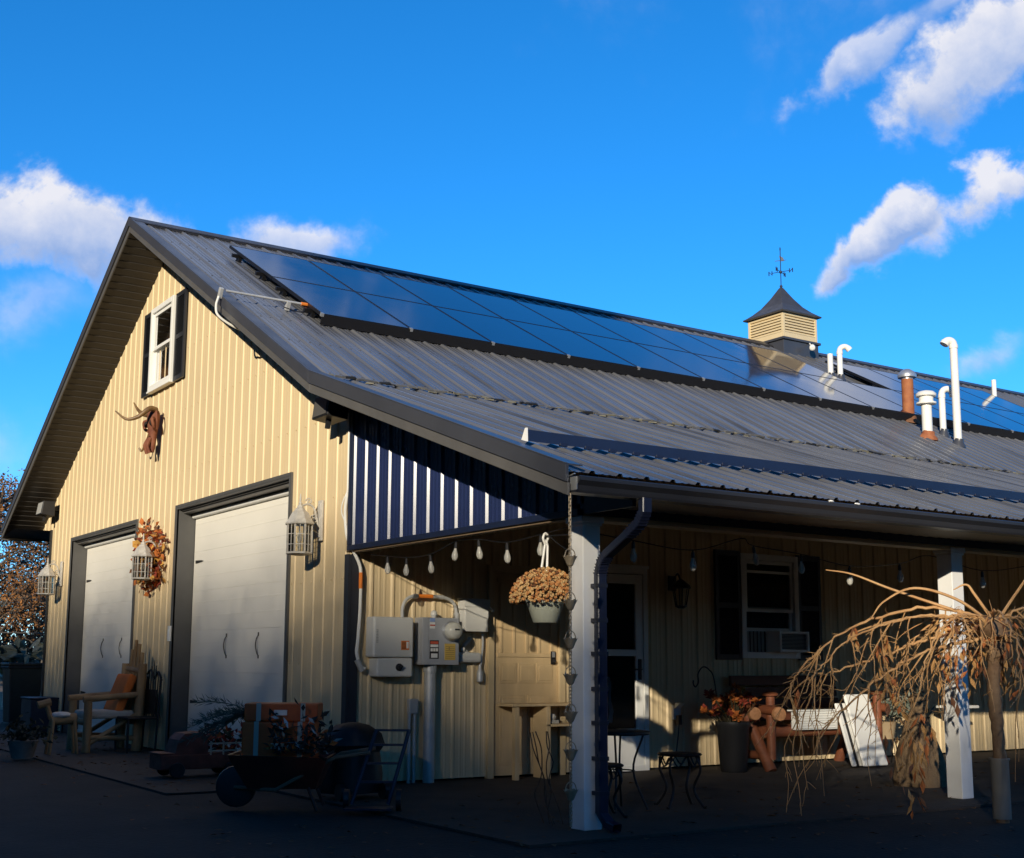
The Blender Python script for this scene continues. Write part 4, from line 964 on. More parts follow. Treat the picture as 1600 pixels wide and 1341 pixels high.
# disconnect
t = thing('disconnect_box', 'pale grey disconnect switch box beside the wooden door frame', 'switch box', (1.31, -.1, 1.42))
mb = MB(); mb.box(1.17, 1.445, -.17, -.03, 1.42, 1.72); mb.build('case', INV, t, bevel=.008)
mb = MB(); mb.box(1.16, 1.455, -.175, -.03, 1.72, 1.735); mb.hexa([Vector(p) for p in ((1.16, -.178, 1.66), (1.455, -.178, 1.66), (1.455, -.171, 1.66), (1.16, -.171, 1.66), (1.16, -.178, 1.735), (1.455, -.178, 1.735), (1.455, -.03, 1.75), (1.16, -.03, 1.75))]); mb.build('rain_hood', INV, t)
mb = MB(); mb.box(1.45, 1.475, -.14, -.06, 1.56, 1.70); mb.bar((1.47, -.10, 1.68), (1.48, -.20, 1.62), .02); mb.build('switch_handle', INV, t, bevel=.004)
t = thing('telecom_box', 'small rounded white box below the disconnect switch', 'junction box', (1.28, -.06, 1.13))
mb = MB(); mb.box(1.14, 1.42, -.10, -.03, 1.12, 1.22); mb.build('case', INV, t, bevel=.03)
mb = MB(); mb.tube(curve_pts([(1.27, -.06, 1.21), (1.22, -.06, 1.27), (1.28, -.06, 1.33), (1.30, -.06, 1.36)], 5), .02, 8); mb.ball((1.21, -.07, 1.25), .03); mb.build('cable_gland', INV, t, smooth=True)
t = thing('hanging_plug', 'grey weatherproof plug hanging below the small white box', 'plug', (1.42, -.05, .93))
mb = MB(); mb.tube(curve_pts([(1.445, -.05, 1.42), (1.455, -.05, 1.32), (1.44, -.05, 1.15), (1.42, -.05, 1.05)], 5), .011, 7); mb.build('cord', COND, t, smooth=True)
mb = MB(); mb.lathe((1.42, -.055, .93), [(.02, 0), (.033, .01), (.033, .10), (.018, .13), (.014, .17)], 10); mb.build('plug_body', COND, t, smooth=True)
# arching conduit between inverter and disconnect
t = thing('arched_conduit', 'arched conduit with orange tape linking inverter and switch box above the meter', 'conduit', (.8, -.06, 1.5))
mb = MB(); mb.tube(curve_pts([(.53, -.07, 1.53), (.53, -.07, 1.62), (.56, -.07, 1.70), (.64, -.07, 1.745), (.80, -.07, 1.75), (.98, -.07, 1.745), (1.08, -.07, 1.71), (1.125, -.07, 1.63), (1.13, -.07, 1.50), (1.13, -.07, 1.46)], 6), .017, 8); mb.build('pipe', COND, t, smooth=True)
mb = MB(); mb.tube([(.70, -.07, 1.749), (.86, -.07, 1.751)], .0195, 8); mb.build('orange_tape', ORANGE, t, smooth=True)
mb = MB(); mb.tube([(.64, -.07, 1.745), (.69, -.07, 1.749)], .022, 8); mb.build('coupling', COND, t, smooth=True); mb = MB(); mb.tube([(.93, -.07, 1.748), (.98, -.07, 1.746)], .022, 8); mb.build('coupling', COND, t, smooth=True)
mb = MB(); mb.tube([(1.13, -.07, 1.60), (1.13, -.07, 1.44)], .028, 8); mb.build('end_gland', COND, t, smooth=True)

# porch lantern, black
t = thing('porch_lantern', 'black lantern on the shaded porch wall beside the white storm door', 'lantern', (3.95, -.02, 1.7))
mb = MB(); mb.obox((3.95, -.03, 2.0), (.05, 0, 0), (0, .012, 0), (0, 0, .08)); mb.tube(curve_pts([(3.95, -.04, 2.02), (3.95, -.12, 2.10), (3.95, -.17, 2.02)], 6), .01, 6); mb.build('bracket', BLACK, t, smooth=True)
mb = MB(); mb.lathe((3.95, -.17, 1.77), [(.03, -.05), (.065, -.03), (.065, -.02), (.02, -.018)], 8); mb.lathe((3.95, -.17, 1.77), [(.115, .17), (.10, .20), (.05, .245), (.015, .27)], 8)
for k in range(6):
    a = k * math.pi / 3; mb.bar((3.95 + .06 * math.cos(a), -.17 + .06 * math.sin(a), 1.75), (3.95 + .095 * math.cos(a), -.17 + .095 * math.sin(a), 1.94), .009)
mb.build('lantern_cage', BLACK, t)
mb = MB(); mb.lathe((3.95, -.17, 1.77), [(.055, -.015), (.088, .165)], 6, cap=False); mb.build('lantern_glass', LGLASS, t)

# window air conditioner
t = thing('window_air_conditioner', 'off-white air conditioner filling the lower half of the porch window', 'air conditioner', (5.5, -.1, 1.26))
mb = MB(); frame_boxY(mb, 5.36, 5.84, 1.262, 1.50, .03, -.26, -.03); mb.box(5.39, 5.81, -.2, -.04, 1.292, 1.47); mb.build('cabinet', VINYL, t, bevel=.006)
mb = MB()
for i in range(11): mb.box(5.392, 5.808, -.235, -.222, 1.297 + i * .0156, 1.306 + i * .0156)
mb.build('grille', mat('grey_grille', (.10, .10, .10), .6), t)
mb = MB()
for i in range(10): mb.obox((5.07 + i * .029, -.03 + (.006 if i % 2 else -.006), 1.38), (.0155, .004, 0), (0, .003, 0), (0, 0, .118))
mb.build('accordion_side', mat('grey_vinyl_fold', (.33, .33, .31), .6), t)

# ------------------------------------------------------------------ porch decorations
# hanging basket of dried mums
BLOOM = [mat('bloom_orange', (.56, .24, .075), .85, var=.3, vscale=20), mat('bloom_tan', (.64, .40, .17), .85, var=.25, vscale=20), mat('bloom_brown', (.20, .075, .03), .85, var=.3, vscale=20)]
POTG = mat('sage_pot', (.38, .39, .31), .5, var=.06, vscale=5)
bc = Vector((-.04, -3.2, 1.41))
t = thing('hanging_basket', 'pale green hanging basket of dried orange mums under the porch corner', 'hanging basket', bc)
mb = MB(); mb.lathe(bc, [(.085, 0), (.09, .005), (.135, .14), (.145, .145), (.145, .165), (.13, .165), (.12, .13)], 24, cap=False); mb.lathe(bc, [(.085, .0), (.085, .002)], 24); mb.build('pot', POTG, t, smooth=True)
rnd = random.Random(4); random.seed(4); mb = MB()
for i in range(1500):
    a = rnd.uniform(0, 2 * math.pi); e = rnd.uniform(-.15, 1) ; ph = math.asin(max(-1, min(1, e))); rr = rnd.uniform(.86, 1.04)
    p = bc + Vector((0, 0, .17)) + Vector((math.cos(a) * math.cos(ph) * .245, math.sin(a) * math.cos(ph) * .245, math.sin(ph) * .215)) * rr
    mb.ball(p, rnd.uniform(.007, .0135), rnd.choices((0, 1, 2), (4, 6, 1))[0], 5, 3, .25)
mb.build('dried_blooms', BLOOM, t)
mb = MB()
for i in range(90):
    a = rnd.uniform(0, 2 * math.pi); q = rnd.uniform(.1, .23); mb.tube([bc + Vector((0, 0, .13)), bc + Vector((math.cos(a) * q, math.sin(a) * q, .17 + math.sqrt(max(0, .06 - q * q * .9)) * .9))], .003, 4)
mb.ball(bc + Vector((0, 0, .24)), (.19, .19, .11), 0, 12, 6, .1); mb.build('stems', mat('dry_stem', (.10, .055, .025), .9), t)
mb = MB(); mb.tube([bc + Vector((.0, -.02, .36)), bc + Vector((.02, 0, .55)), bc + Vector((.005, 0, .60))], .009, 7); mb.tube([bc + Vector((-.025, .02, .36)), bc + Vector((0, 0, .58))], .009, 7); mb.tube(curve_pts([bc + Vector((.0, 0, .56)), bc + Vector((-.02, 0, .61)), bc + Vector((.0, 0, .645)), bc + Vector((.025, 0, .62)), bc + Vector((.01, 0, .585))], 5), .009, 7); mb.build('hanger', PVC, t, smooth=True)
t = thing('wall_bracket', 'thin black bracket arm on the corner porch post holding the hanging basket', 'bracket', (0, -3.5, 1.9))
mb = MB(); mb.tube([(.012, -3.47, 2.03), (-.04, -3.19, 2.035)], .006, 6); mb.tube(curve_pts([(.01, -3.47, 1.9), (-.01, -3.36, 1.95), (-.03, -3.24, 2.03)], 5), .005, 6); mb.tube([(.012, -3.455, 1.86), (.012, -3.455, 2.06)], .006, 6); mb.build('arm', BLACK, t)

# rain chain at the gutter end
RC = mat('rain_chain_bronze', (.40, .31, .20), .5, metal=.25, var=.2, vscale=20)
cx_, cy_ = -.60, -4.25
t = thing('rain_chain', 'bronze rain chain with small flower cups hanging from the gutter end', 'rain chain', (cx_, cy_, 0))
mb = MB(); z = 2.19; i = 0
while z > .15:
    mb.tube([(cx_ + (.008 if i % 2 else 0), cy_ + (0 if i % 2 else .008), z), (cx_ + (.008 if i % 2 else 0), cy_ + (0 if i % 2 else .008), z - .028), (cx_ - (.008 if i % 2 else 0), cy_ - (0 if i % 2 else .008), z - .028), (cx_ - (.008 if i % 2 else 0), cy_ - (0 if i % 2 else .008), z), (cx_ + (.008 if i % 2 else 0), cy_ + (0 if i % 2 else .008), z)], .0035, 5); z -= .022; i += 1
mb.build('links', RC, t)
for z in (1.765, 1.49, 1.25, 1.03, .80, .57, .33):
    mb = MB(); rows = []
    for r_, dz in ((.008, -.04), (.020, -.03), (.032, 0), (.042, .022)):
        rows.append([Vector((cx_ + math.cos(a) * r_ * (1 + (.16 if k % 2 else -.05) * (dz > 0)), cy_ + math.sin(a) * r_ * (1 + (.16 if k % 2 else -.05) * (dz > 0)), z + dz + (.010 if k % 2 and dz > 0 else 0))) for k, a in [(k, 2 * math.pi * k / 12) for k in range(12)]])
    mb.grid(rows, 0, True); mb.tube(curve_pts([(cx_ - .045, cy_, z + .02), (cx_ - .03, cy_, z + .06), (cx_, cy_, z + .075), (cx_ + .03, cy_, z + .06), (cx_ + .045, cy_, z + .02)], 4), .003, 5); mb.build('cup', RC, t)

# string lights
BULBG = glass_mat('bulb_glass', (.92, .9, .85), .06)
_n = BULBG.node_tree.nodes; _l = BULBG.node_tree.links; _d = _n.new('ShaderNodeBsdfDiffuse'); _d.inputs[0].default_value = (.8, .78, .72, 1); _x = _n.new('ShaderNodeMixShader'); _x.inputs[0].default_value = .38
_o = [q for q in _n if q.type == 'OUTPUT_MATERIAL'][0]; _m = _o.inputs[0].links[0].from_node; _l.new(_m.outputs[0], _x.inputs[1]); _l.new(_d.outputs[0], _x.inputs[2]); _l.new(_x.outputs[0], _o.inputs[0])
def string(name, label, pts, bulbs, at):
    t = thing('string_light', label, 'string lights', at, 'string lights on the porch')
    mb = MB(); mb.tube(pts, .004, 5); mb.build('wire', BLACK, t)
    for (p, lean) in bulbs:
        p = Vector(p); ax = Vector((lean, .1 * lean, -1)).normalized()
        mb = MB(); mb.lathe(p, [(.006, 0), (.012, .015), (.014, .05), (.012, .055)], 8, ax=ax); s_ = mb.build('bulb_socket', BLACKPL, t)
        q = MB(); q.lathe(p, [(.011, .055), (.014, .07), (.026, .105), (.027, .125), (.018, .15), (.004, .158)], 10, ax=ax); q.build('bulb', BULBG, t, smooth=True)
        q = MB(); q.tube([p + ax * .06, p + ax * .12], .0035, 5); q.build('filament', VINYL, t)
ys = [-.30, -.62, -.97, -1.38, -1.8, -2.14, -2.55, -3.0, -3.42]; zs = [2.10, 2.065, 2.03, 2.03, 2.11, 2.10, 2.045, 2.07, 2.10]
P = curve_pts([(.06, y, z) for y, z in zip(ys, zs)], 5)
string('string_light', 'string of clear bulbs under the navy end panel of the porch', P, [((.06, y, z - .004), l) for y, z, l in zip(ys[1:8], zs[1:8], (.05, 0, .12, -.1, .12, .06, .0))], (.06, -1.8, 2.0))
xs = [.22, .65, 1.24, 1.75, 1.88, 2.42, 3.0, 3.64, 4.05, 4.79, 5.6]; zs = [2.07, 2.03, 1.99, 2.11, 2.06, 2.02, 1.95, 2.0, 2.09, 1.99, 2.08]
P = curve_pts([(x, -3.36, z) for x, z in zip(xs, zs)], 5)
string('string_light', 'string of clear bulbs along the front of the porch behind the posts', P, [((x, -3.36, z - .004), l) for x, z, l in zip(xs, zs, (0, 0, 0, 0, .3, .05, .0, .05, 0, 0, 0)) if x not in (.22, 1.75, 4.05, 5.6)], (2.5, -3.36, 2.0))

# small flower-cart style shelf by the wooden door
t = thing('wooden_stand', 'narrow tan wooden stand with a shelf in front of the wooden door', 'stand', (2.05, -.2, 0))
mb = MB(); mb.box(1.62, 2.50, -.34, -.06, .70, .725); mb.build('top', WOODDOOR, t, bevel=.004)
for x in (1.66, 2.42):
    mb = MB(); mb.box(x, x + .05, -.32, -.27, 0, .70); mb.build('leg', WOODDOOR, t)
mb = MB(); mb.box(2.04, 2.48, -.33, -.10, .50, .525); mb.box(2.03, 2.08, -.33, -.10, .0, .70); mb.build('shelf', WOODDOOR, t, bevel=.004)
tag_ = MB(); tag_.box(2.10, 2.22, -.28, -.18, .525, .56); tag_.lathe((2.16, -.24, .56), [(.03, 0), (.045, .03), (.03, .06)], 10)
tag(tag_.build('small_crock', mat('grey_crock', (.40, .38, .34), .5, var=.15, vscale=15), None, (2.16, -.23, .525), bevel=.005), 'small grey crock on the shelf of the tan wooden stand', 'crock')

# climbing twigs by the corner post
t = MB(); rnd = random.Random(8)
for i in range(5):
    x, y = rnd.uniform(-.12, .0), rnd.uniform(-3.42, -3.25); pts = [(x, y, .02)]
    for k in range(6): x += rnd.uniform(-.05, .04); y += rnd.uniform(-.03, .03); pts.append((x, y, .02 + .105 * (k + 1)))
    t.tube(curve_pts(pts, 3), .0045, 5)
tag(t.build('dry_vine', mat('dry_vine_bark', (.07, .045, .03), .9, var=.3, vscale=20), None, (-.08, -3.35, 0)), 'dry brown vine stems rising beside the corner porch post', 'vine')

# round bistro table
IRONB = mat('dark_iron', (.022, .018, .016), .5, metal=.3, var=.25, vscale=10)
tc_ = Vector((1.0, -2.72, 0))
t = thing('bistro_table', 'small round dark metal bistro table on thin splayed legs', 'table', tc_)
mb = MB(); mb.lathe(tc_, [(.02, .575), (.245, .575), (.255, .585), (.255, .60), (.245, .603), (.02, .603)], 32); mb.build('table_top', IRONB, t, smooth=True)
for k in range(4):
    a = math.pi / 4 + k * math.pi / 2; d = Vector((math.cos(a), math.sin(a), 0)); mb = MB(); mb.tube(curve_pts([tc_ + d * .20 + Vector((0, 0, .575)), tc_ + d * .12 + Vector((0, 0, .30)), tc_ + d * .23], 6), .009, 6); mb.build('leg', IRONB, t)
mb = MB(); mb.lathe(tc_, [(.125, .29), (.135, .29), (.135, .30), (.125, .30)], 20, cap=False); mb.build('brace_ring', IRONB, t)
def stool(c, label, h, r):
    c = Vector(c); t = thing('iron_stool', label, 'stool', c, 'iron stools on the porch')
    mb = MB(); mb.lathe(c, [(.01, h - .02), (r, h - .02), (r + .01, h - .01), (r, h), (.01, h + .006)], 24); mb.build('seat', IRONB, t, smooth=True)
    for k in range(4):
        a = .4 + k * math.pi / 2; d = Vector((math.cos(a), math.sin(a), 0)); mb = MB(); mb.tube(curve_pts([c + d * r * .85 + Vector((0, 0, h - .02)), c + d * r * 1.05 + Vector((0, 0, h * .7)), c + d * r * .7 + Vector((0, 0, h * .35)), c + d * r * 1.15 + Vector((0, 0, .02)), c + d * r * 1.35 + Vector((0, 0, 0.01))], 6), .011, 6); mb.build('leg', IRONB, t, smooth=True)
    mb = MB()
    for k in range(8):
        a = k * math.pi / 4; d = Vector((math.cos(a), math.sin(a), 0)); e = Vector((-d.y, d.x, 0)); mb.tube(curve_pts([c + d * r * .92 - e * .05 + Vector((0, 0, h - .03)), c + d * r * .95 + Vector((0, 0, h - .10)), c + d * r * .92 + e * .05 + Vector((0, 0, h - .03))], 4), .006, 5)
    mb.build('scroll_apron', IRONB, t)
stool((1.55, -2.82, 0), 'ornate dark iron stool right of the round bistro table', .42, .17)
stool((.62, -2.98, 0), 'dark iron stool half hidden behind the navy downspout', .38, .17)

# shepherd's hook
t = MB(); hx, hy = 4.12, -.38
t.tube(curve_pts([(hx + .20, hy, 0), (hx + .16, hy, .5), (hx + .10, hy, .95), (hx + .03, hy, 1.06), (hx - .06, hy, 1.09), (hx - .13, hy, 1.02), (hx - .13, hy, .93), (hx - .17, hy, .88), (hx - .20, hy, .91), (hx - .20, hy, .95)], 6), .008, 6)
tag(t.build('garden_hook', BLACK, None, (hx + .2, hy, 0), smooth=True), "black shepherd's hook with a curled top against the shaded wall", 'garden hook')
# outlet with cord
t = thing('wall_outlet', 'covered wall outlet with a hanging cord right of the storm door', 'outlet', (3.98, -.03, .55))
mb = MB(); mb.box(3.92, 4.03, -.055, -.02, .52, .68); mb.build('cover', VINYL, t, bevel=.008)
mb = MB(); mb.hexa([Vector(p) for p in ((3.93, -.06, .64), (4.02, -.06, .64), (4.02, -.055, .64), (3.93, -.055, .64), (3.94, -.14, .70), (4.01, -.14, .70), (4.01, -.056, .70), (3.94, -.056, .70))]); mb.build('lid', VINYL, t)
mb = MB(); mb.box(3.95, 4.0, -.10, -.055, .47, .57); mb.tube(curve_pts([(3.975, -.08, .48), (3.96, -.07, .3), (3.90, -.08, .12), (3.74, -.1, .04), (3.6, -.12, .02)], 6), .008, 6); mb.build('plug_cord', mat('dark_cord', (.05, .04, .04), .6), t)

# tall planter with dried flowers
pc = Vector((4.25, -.62, 0))
t = thing('flower_planter', 'tall dark planter filled with dried orange and rust flowers by the porch wall', 'planter', pc)
mb = MB(); mb.lathe(pc, [(.13, 0), (.14, .02), (.17, .46), (.185, .48), (.185, .52), (.165, .52), (.15, .42)], 20, cap=False); mb.lathe(pc, [(.13, 0), (.13, .004)], 20); mb.lathe(pc, [(.16, .46), (.16, .47)], 20); mb.build('pot', BLACKPL, t, smooth=True)
rnd = random.Random(17); random.seed(17); mb = MB(); sm = MB()
for i in range(46):
    a = rnd.uniform(0, 2 * math.pi); q = rnd.uniform(.05, .36) ; z = .52 + rnd.uniform(.08, .38) - q * .25
    p = pc + Vector((math.cos(a) * q - .05, math.sin(a) * q * .7, z)); sm.tube([pc + Vector((0, 0, .46)), pc + Vector((math.cos(a) * q * .5 - .02, math.sin(a) * q * .4, z * .8)), p], .004, 4)
    mi = rnd.choice((0, 0, 1, 1, 2))
    for k in range(16): mb.leaf(p, (rnd.gauss(0, 1), rnd.gauss(0, 1), rnd.gauss(.4, .6)), rnd.uniform(.045, .08), rnd.uniform(.022, .04), mi)
mb.build('dried_flowers', [LEAFM[0], LEAFM[1], LEAFM[2]], t); sm.build('stems', mat('flower_stem', (.06, .05, .025), .9), t)

# log bench with A-frame ends
LOG = mat('red_cedar_log', (.25, .080, .033), .6, col2=(.15, .045, .02), vscale=4, stretch=(1, 1, 3), bump=.2, bscale=15)
t = thing('log_bench', 'red cedar log glider bench with A-frame ends against the porch wall', 'bench', (5.55, -.45, 0))
for x in (4.62, 6.42):
    for y0_, y1_ in ((-.80, -.42), (-.12, -.40)):
        mb = MB(); mb.tube([(x, y0_, 0), (x, y1_, .62)], .062, 10); mb.build('end_leg', LOG, t, smooth=True)
    mb = MB(); mb.tube([(x, -.86, .64), (x, -.14, .66)], .05, 10); mb.build('armrest', LOG, t, smooth=True)
    mb = MB(); mb.tube([(x, -.72, .16), (x, -.16, .16)], .045, 10); mb.build('cross_log', LOG, t, smooth=True)
    mb = MB(); mb.tube([(x + (.05 if x < 5 else -.05), -.76, .12), (x + (.05 if x < 5 else -.05), -.76, .78)], .05, 10); mb.lathe((x + (.05 if x < 5 else -.05), -.76, .78), [(.05, 0), (.085, .01), (.09, .03), (.06, .05)], 12); mb.build('front_post', LOG, t, smooth=True)
mb = MB()
for y in (-.68, -.54, -.40): mb.tube([(4.66, y, .40), (6.38, y, .40)], .06, 10)
mb.build('seat', LOG, t, smooth=True)
mb = MB()
for i, z in enumerate((.55, .68, .81, .94)): mb.box(4.68, 6.36, -.22 + i * .02, -.18 + i * .02, z - .055, z + .055)
mb.build('backrest', mat('dark_red_board', (.11, .035, .018), .6, var=.25, vscale=4, stretch=(.3, 1, 4)), t, bevel=.006)
for x in (4.62,):
    pass
for i, (x, y, z, r_) in enumerate(((4.46, -.72, .60, .075), (4.66, -.88, .60, .08))):
    mb = MB(); mb.lathe((x, y, z), [(r_ * .9, -.02), (r_, .01), (r_ * .9, .04), (.01, .05)], 14, ax=(-.3, -1, .1)); mb.build('log_end', mat('cut_log_end', (.42, .20, .09), .7, var=.2, vscale=25), t, smooth=True)
# louvred white panel lying on the seat
t = MB()
t.box(5.02, 5.66, -.80, -.72, .42, .62)
for i in range(7): t.box(5.05, 5.64, -.812, -.80, .435 + i * .026, .45 + i * .026)
t.box(4.98, 5.68, -.82, -.70, .62, .635)
tag(t.build('slatted_panel', VINYL, None, (5.34, -.76, .42), bevel=.003), 'white slatted panel lying along the front of the red log bench', 'panel')
# leaning folding table
t = thing('folding_table', 'white folding table folded up and leaning against the red log bench', 'table', (5.9, -.9, 0))
def leaning(mb, x0, x1, off, h, th, tilt=.20):
    o = Vector((0, -1.02 + off, .02)); u = Vector((1, 0, 0)); v = Vector((-.14, tilt, 1)).normalized(); n = v.cross(u).normalized() * -1
    c = o + u * ((x0 + x1) / 2) + v * h / 2; mb.obox(c, u * (x1 - x0) / 2, v * h / 2, n * th / 2)
mb = MB(); leaning(mb, 5.80, 6.20, 0, .80, .035); mb.build('table_top', WHITE, t, bevel=.018)
mb = MB(); leaning(mb, 5.70, 5.96, .07, .70, .03); mb.build('table_half', WHITE, t, bevel=.014)
mb = MB(); leaning(mb, 5.76, 5.79, .055, .72, .02); leaning(mb, 5.90, 5.93, .10, .74, .02); mb.build('folded_leg', BLACK, t)

# wire plant stand, grey-leaved plant, corn shocks
t = thing('wire_plant_stand', 'low black wire plant stand on the porch floor behind the weeping tree', 'plant stand', (6.75, -.55, 0))
mb = MB(); mb.lathe((6.75, -.55, 0), [(.15, .26), (.155, .26), (.155, .268), (.15, .268)], 18, cap=False)
for k in range(6):
    a = k * math.pi / 3; mb.tube(curve_pts([(6.75 + .15 * math.cos(a), -.55 + .15 * math.sin(a), .265), (6.75 + .19 * math.cos(a), -.55 + .19 * math.sin(a), .13), (6.75 + .15 * math.cos(a), -.55 + .15 * math.sin(a), .01)], 4), .007, 5)
mb.build('wire_frame', IRONB, t)
mb = MB(); mb.lathe((6.75, -.55, .27), [(.09, 0), (.13, .19), (.14, .20), (.12, .2)], 16); mb.build('pot', mat('tan_pot', (.34, .25, .15), .7, var=.1), t, smooth=True)
rnd = random.Random(30); random.seed(30)
GREYLEAF = [mat('grey_green_leaf', (.11, .13, .10), .8, var=.3, vscale=10), mat('pale_leaf', (.19, .20, .16), .8, var=.3, vscale=10)]
mb = MB()
for i in range(420): mb.leaf((6.75 + rnd.gauss(.05, .17), -.72 + rnd.gauss(0, .12), .52 + abs(rnd.gauss(0, .14))), (rnd.gauss(0, 1), rnd.gauss(0, 1), rnd.gauss(.5, .7)), rnd.uniform(.05, .11), rnd.uniform(.02, .045), rnd.randint(0, 1))
mb.build('grey_foliage', GREYLEAF, t)
BURLAP = mat('burlap_cloth', (.24, .16, .085), .95, col2=(.16, .10, .055), vscale=9, bump=.5, bscale=60)
c = Vector((4.75, -2.6, 0)); mb = MB(); rows = []
for r_, z in ((.24, 0), (.25, .06), (.20, .30), (.12, .55), (.055, .72), (.075, .82), (.03, .86)):
    rows.append([c + Vector((math.cos(a) * r_ * (1 + .10 * math.sin(5 * a + z * 4)), math.sin(a) * r_ * (1 + .10 * math.sin(5 * a + z * 4)), z)) for a in [2 * math.pi * k / 30 for k in range(30)]])
mb.grid(rows, 0, True); mb.face(rows[-1])
tag(mb.build('wrapped_shrub', BURLAP, None, c, smooth=True), 'shrub wrapped to a cone in tan burlap beneath the weeping branches', 'wrapped shrub')
t = thing('pedestal_stand', 'small white-topped pedestal against the wall left of the right porch post', 'stand', (8.2, -.45, 0))
mb = MB(); mb.box(8.0, 8.42, -.62, -.3, .60, .635); mb.build('top', VINYL, t, bevel=.006)
mb = MB(); mb.lathe((8.21, -.46, 0), [(.13, 0), (.12, .03), (.04, .06), (.035, .52), (.08, .60)], 14); mb.build('leg', IRONB, t, smooth=True)

# ------------------------------------------------------------------ weeping tree
BARK = mat('weeping_bark', (.30, .19, .10), .8, col2=(.17, .095, .05), vscale=14, bump=.3, bscale=40)
TWIG = mat('tan_twig', (.68, .41, .18), .65, col2=(.46, .23, .085), vscale=7)
DLEAF = [mat('dry_leaf_rust', (.46, .15, .045), .85, var=.3, vscale=9), mat('dry_leaf_tan', (.52, .28, .10), .85, var=.3, vscale=9), mat('dry_leaf_brown', (.18, .075, .035), .85, var=.3, vscale=9)]
TB = Vector((3.12, -4.62, 0)); TH = Vector((3.12, -4.62, 1.40))
t = thing('weeping_tree', 'leafless weeping tree with arching tan branches and dry leaves in front of the porch', 'tree', TB)
rnd = random.Random(12); random.seed(12)
mb = MB(); 
tp = curve_pts([TB + Vector((.0, 0, -.1)), TB + Vector((.012, 0, .4)), TB + Vector((-.014, .0, .8)), TB + Vector((.004, .01, 1.15)), TH], 8); mb.tube([p + Vector((rnd.gauss(0, .004), rnd.gauss(0, .004), 0)) for p in tp], [(.046 + .03 * max(0, i / len(tp) - .7) / .3) * rnd.uniform(.92, 1.1) for i in range(len(tp))], 14); mb.ball(TH, (.14, .13, .10), 0, 10, 6, .22); mb.ball(TH + Vector((.05, 0, -.14)), (.10, .10, .14), 0, 10, 6, .2); mb.build('trunk', BARK, t, smooth=True)
mb = MB(); mb.lathe(TB, [(.066, .0), (.066, .42), (.074, .43), (.074, .442), (.06, .442)], 18, cap=False); mb.build('trunk_guard', mat('grey_guard', (.22, .20, .17), .7, var=.1), t, smooth=True)
view = Vector((-.838, .546, 0))                              # towards the left of the yard
br = MB(); lv = MB(); limbs = []
side = Vector((-view.y, view.x, 0))
def LP(u, w, z): return TH + view * u + side * w + Vector((0, 0, z))
def twig(p, d, l, r, droop):
    q = [p]; d = d.normalized()
    for k in range(1, 5): q.append(p + d * l * k / 4 - Vector((0, 0, droop * l * (k / 4) ** 2)) + Vector((rnd.gauss(0, .03), rnd.gauss(0, .03), rnd.gauss(0, .02))) * l)
    c = curve_pts(q, 3); br.tube(c, [r * (1 - i / len(c)) + .0014 for i in range(len(c))], 5); return c
def limb(pts, r0, n_hang, hang):
    c = curve_pts(pts, 8); n = len(c); c = [p + Vector((rnd.gauss(0, .006), rnd.gauss(0, .006), rnd.gauss(0, .006))) for p in c]; br.tube(c, [(r0 * .66 * (1 - i / n) ** .7 + .0030) * rnd.uniform(.88, 1.14) for i in range(n)], 7)
    for k in range(int(n_hang * .68)):
        i = rnd.randint(int(n * .18), n - 2); dd = (c[i + 1] - c[i]).normalized()
        h = twig(c[i], dd * rnd.uniform(.1, .9) + Vector((rnd.gauss(0, .35), rnd.gauss(0, .35), -rnd.uniform(.3, 1.4))), rnd.uniform(*hang) * 1.25, rnd.uniform(.0030, .0056), rnd.uniform(.1, .55))
        for q in range(rnd.randint(2, 6)):
            j = rnd.randint(2, len(h) - 2); twig(h[j], (h[j + 1] - h[j]).normalized() + Vector((rnd.gauss(0, .8), rnd.gauss(0, .8), rnd.gauss(0, .5))), rnd.uniform(.04, .16), .0016, rnd.uniform(-.2, .4))
    for k in range(int(n_hang * 1.3)):      # short spurs
        i = rnd.randint(int(n * .12), n - 3); dd = (c[i + 1] - c[i]).normalized(); twig(c[i], dd * .7 + Vector((rnd.gauss(0, .7), rnd.gauss(0, .7), rnd.gauss(.1, .6))), rnd.uniform(.03, .12), .002, 0)
limb([LP(0, 0, .02), LP(.2, .02, .12), LP(.45, .0, .16), LP(.78, -.03, .11), LP(1.12, 0, -.02), LP(1.38, .02, -.22), LP(1.54, .02, -.42), LP(1.53, .0, -.66)], .016, 20, (.25, .6))
limb([LP(0, 0, .0), LP(.22, .06, .08), LP(.5, .1, .10), LP(.82, .14, .04), LP(1.15, .15, -.10), LP(1.36, .15, -.30), LP(1.5, .16, -.50)], .012, 10, (.2, .5))
limb([LP(0, 0, -.02), LP(.2, -.05, -.02), LP(.53, -.10, -.10), LP(.87, -.12, -.22), LP(1.2, -.14, -.34), LP(1.36, -.14, -.33)], .016, 15, (.2, .55))
limb([LP(0, 0, -.04), LP(.22, -.02, -.10), LP(.58, .02, -.20), LP(.92, .04, -.40), LP(1.16, .03, -.60), LP(1.30, .03, -.72)], .015, 15, (.2, .5))
limb([LP(0, .02, .0), LP(.2, .16, .10), LP(.42, .3, .06), LP(.62, .42, -.14), LP(.74, .48, -.45)], .012, 12, (.2, .5))
limb([LP(0, -.02, .0), LP(.18, -.16, .10), LP(.40, -.30, .02), LP(.58, -.40, -.25), LP(.66, -.44, -.6)], .012, 12, (.2, .5))
limb([LP(0, .02, .02), LP(-.15, .1, .14), LP(-.4, .14, .12), LP(-.7, .16, -.05), LP(-.9, .17, -.35)], .013, 12, (.2, .5))
